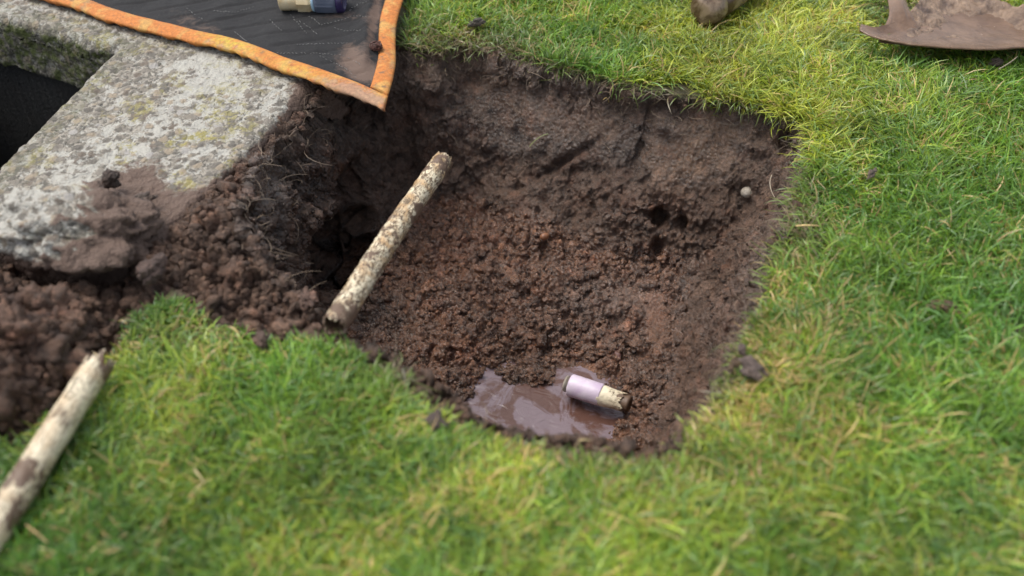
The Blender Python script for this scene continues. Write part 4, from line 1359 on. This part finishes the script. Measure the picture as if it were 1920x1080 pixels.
lo = [(1612, 56, .060), (1640, 68, .060), (1700, 80, .062), (1780, 88, .064), (1850, 91, .066), (1920, 88, .066), (1990, 80, .062), (2060, 62, .055), (2105, 38, .045)]
hi = [(1614, 46, .058), (1645, 50, .056), (1700, 30, .050), (1745, -10, .045), (1800, -8, .042), (1860, 6, .045), (1925, 20, .050), (2000, 26, .050), (2108, 34, .045)]
A_, sa_ = polyline([Pz(*q_) for q_ in lo], 0.003); Bq_, _ = polyline([Pz(*q_) for q_ in hi], 0.003)
ub = np.linspace(0, 1, 150)
Ai = np.stack([np.interp(ub, np.linspace(0, 1, len(A_)), A_[:, k_]) for k_ in range(3)], 1)
Bi = np.stack([np.interp(ub, np.linspace(0, 1, len(Bq_)), Bq_[:, k_]) for k_ in range(3)], 1)
vb = np.linspace(0, 1, 60)
S_ = Ai[:, None] * (1 - vb)[None, :, None] + Bi[:, None] * vb[None, :, None]
dish = 4 * vb * (1 - vb)
S_[..., 2] -= 0.022 * dish[None, :] * np.sin(ub * math.pi)[:, None] ** 0.7
q_ = S_.reshape(-1, 3)
S_[..., 2] += (0.003 * fbm(q_, 22, 4, 411) * 1.0).reshape(150, 60)
blade = mk('blade', S_.reshape(-1, 3), gridF(150, 60), M_blade, sp)
if blade.data.polygons[100].normal.z < 0: blade.data.flip_normals()
md = blade.modifiers.new('s', 'SOLIDIFY'); md.thickness = 0.004; md.offset = -1
# socket strap rising from the blade's shoulder, flaring into it
rowsP = [(-150, 1652, 1690, .075, 14), (-100, 1655, 1692, .07, 14), (-60, 1657, 1694, .066, 13), (-20, 1661, 1697, .061, 12), (0, 1663, 1700, .058, 11), (14, 1666, 1705, .057, 9), (26, 1667, 1713, .056, 7), (36, 1665, 1724, .0555, 5), (46, 1660, 1745, .0560, 3), (56, 1655, 1775, .0575, 1.5), (66, 1650, 1800, .060, 0.5)]
SR = []
for (yy, xa, xb, zc_, bul) in rowsP:
    for k_ in np.linspace(0, 1, 20):
        p_ = Pz(xa + (xb - xa) * k_, yy + (4 * (k_ - .5)), zc_); p_[2] += 0.001 * bul * math.sin(math.pi * k_); SR.append(p_)
_bu, _bv = proj(S_.reshape(-1, 3) + sp_o); _bz = S_.reshape(-1, 3)[:, 2]
for _k, _p in enumerate(SR):
    _row = rowsP[_k // 20]
    if _row[0] >= 20:
        _u, _v = proj(_p + sp_o); _j = np.argmin((_bu - _u) ** 2 + (_bv - _v) ** 2)
        if (_bu[_j] - _u) ** 2 + (_bv[_j] - _v) ** 2 < 60:
            _t = (_row[0] - 20) / 46.0; _p[2] = _p[2] * (1 - min(1, _t * 2.2)) + (_bz[_j] + 0.003 - 0.008 * _t) * min(1, _t * 2.2)
o = mk('socket', SR, gridF(len(rowsP), 20), M_blade, sp)
if o.data.polygons[10].normal.z < 0: o.data.flip_normals()
md = o.modifiers.new('s', 'SOLIDIFY'); md.thickness = 0.005; md.offset = -1
md = o.modifiers.new('u', 'SUBSURF'); md.levels = 2; md.render_levels = 2
# wooden shaft continuing from the socket out of frame
sa0 = Pz(1672, -110, .072); sa1 = Pz(1650, -420, .10)
V, F_ = lathe([(0, .001), (0, .017)] + [(k_ * 0.03, .017) for k_ in range(1, 32)] + [(0.93, .001)], 40)
o = mk('shaft', V, F_, M_grip, sp); outward(o)
d = Vector(sa1 - sa0).normalized(); o.rotation_mode = 'QUATERNION'; o.rotation_quaternion = d.to_track_quat('Z', 'Y'); o.location = sa0
# mud crust caked over the blade's upper part, one connected sheet that thins out to nothing
iu0, iu1, iv0 = 24, 132, 16
CR = S_[iu0:iu1, iv0:60].copy()
ru = np.repeat(np.linspace(0, 1, (iu1 - iu0) * 2), 88).reshape(-1, 88)
ui = np.linspace(0, iu1 - iu0 - 1, (iu1 - iu0) * 2); vi = np.linspace(0, 60 - iv0 - 1, 88)
u0_ = np.clip(ui.astype(int), 0, iu1 - iu0 - 2); v0_ = np.clip(vi.astype(int), 0, 60 - iv0 - 2); fu_ = (ui - u0_)[:, None, None]; fv_ = (vi - v0_)[None, :, None]
CR = (CR[u0_][:, v0_] * (1 - fu_) * (1 - fv_) + CR[u0_ + 1][:, v0_] * fu_ * (1 - fv_) + CR[u0_][:, v0_ + 1] * (1 - fu_) * fv_ + CR[u0_ + 1][:, v0_ + 1] * fu_ * fv_)
q_ = CR.reshape(-1, 3)
vv_ = np.tile(np.linspace(0, 1, 88), len(ui)); uu_ = np.repeat(np.linspace(0, 1, len(ui)), 88)
k1, _, kid = worley(q_ * [1, 1, .3], 0.030, 421)
th_ = 0.010 * ss(vv_ + 0.7 * fbm(q_, 14, 3, 422), 0.25, 0.95) * (0.8 + 0.35 * dome(k1, .8) * kid) + 0.009 * fbm(q_, 38, 5, 423, .6) - 0.0030
edge = np.minimum(np.minimum(uu_, 1 - uu_) * 12, vv_ * 8)
th_ = np.where(edge < 1, th_ * edge - 0.004 * (1 - edge), th_)
q_ = q_ + np.stack([np.zeros_like(th_), 0.4 * th_ * vv_, th_], 1)
o = mk('mud_crust', q_, gridF(len(ui), 88), M_mud, sp)
if o.data.polygons[100].normal.z < 0: o.data.flip_normals()
tag(sp, 'muddy steel spade lying on the grass at top right', 'spade')
print('done', nx, ny)
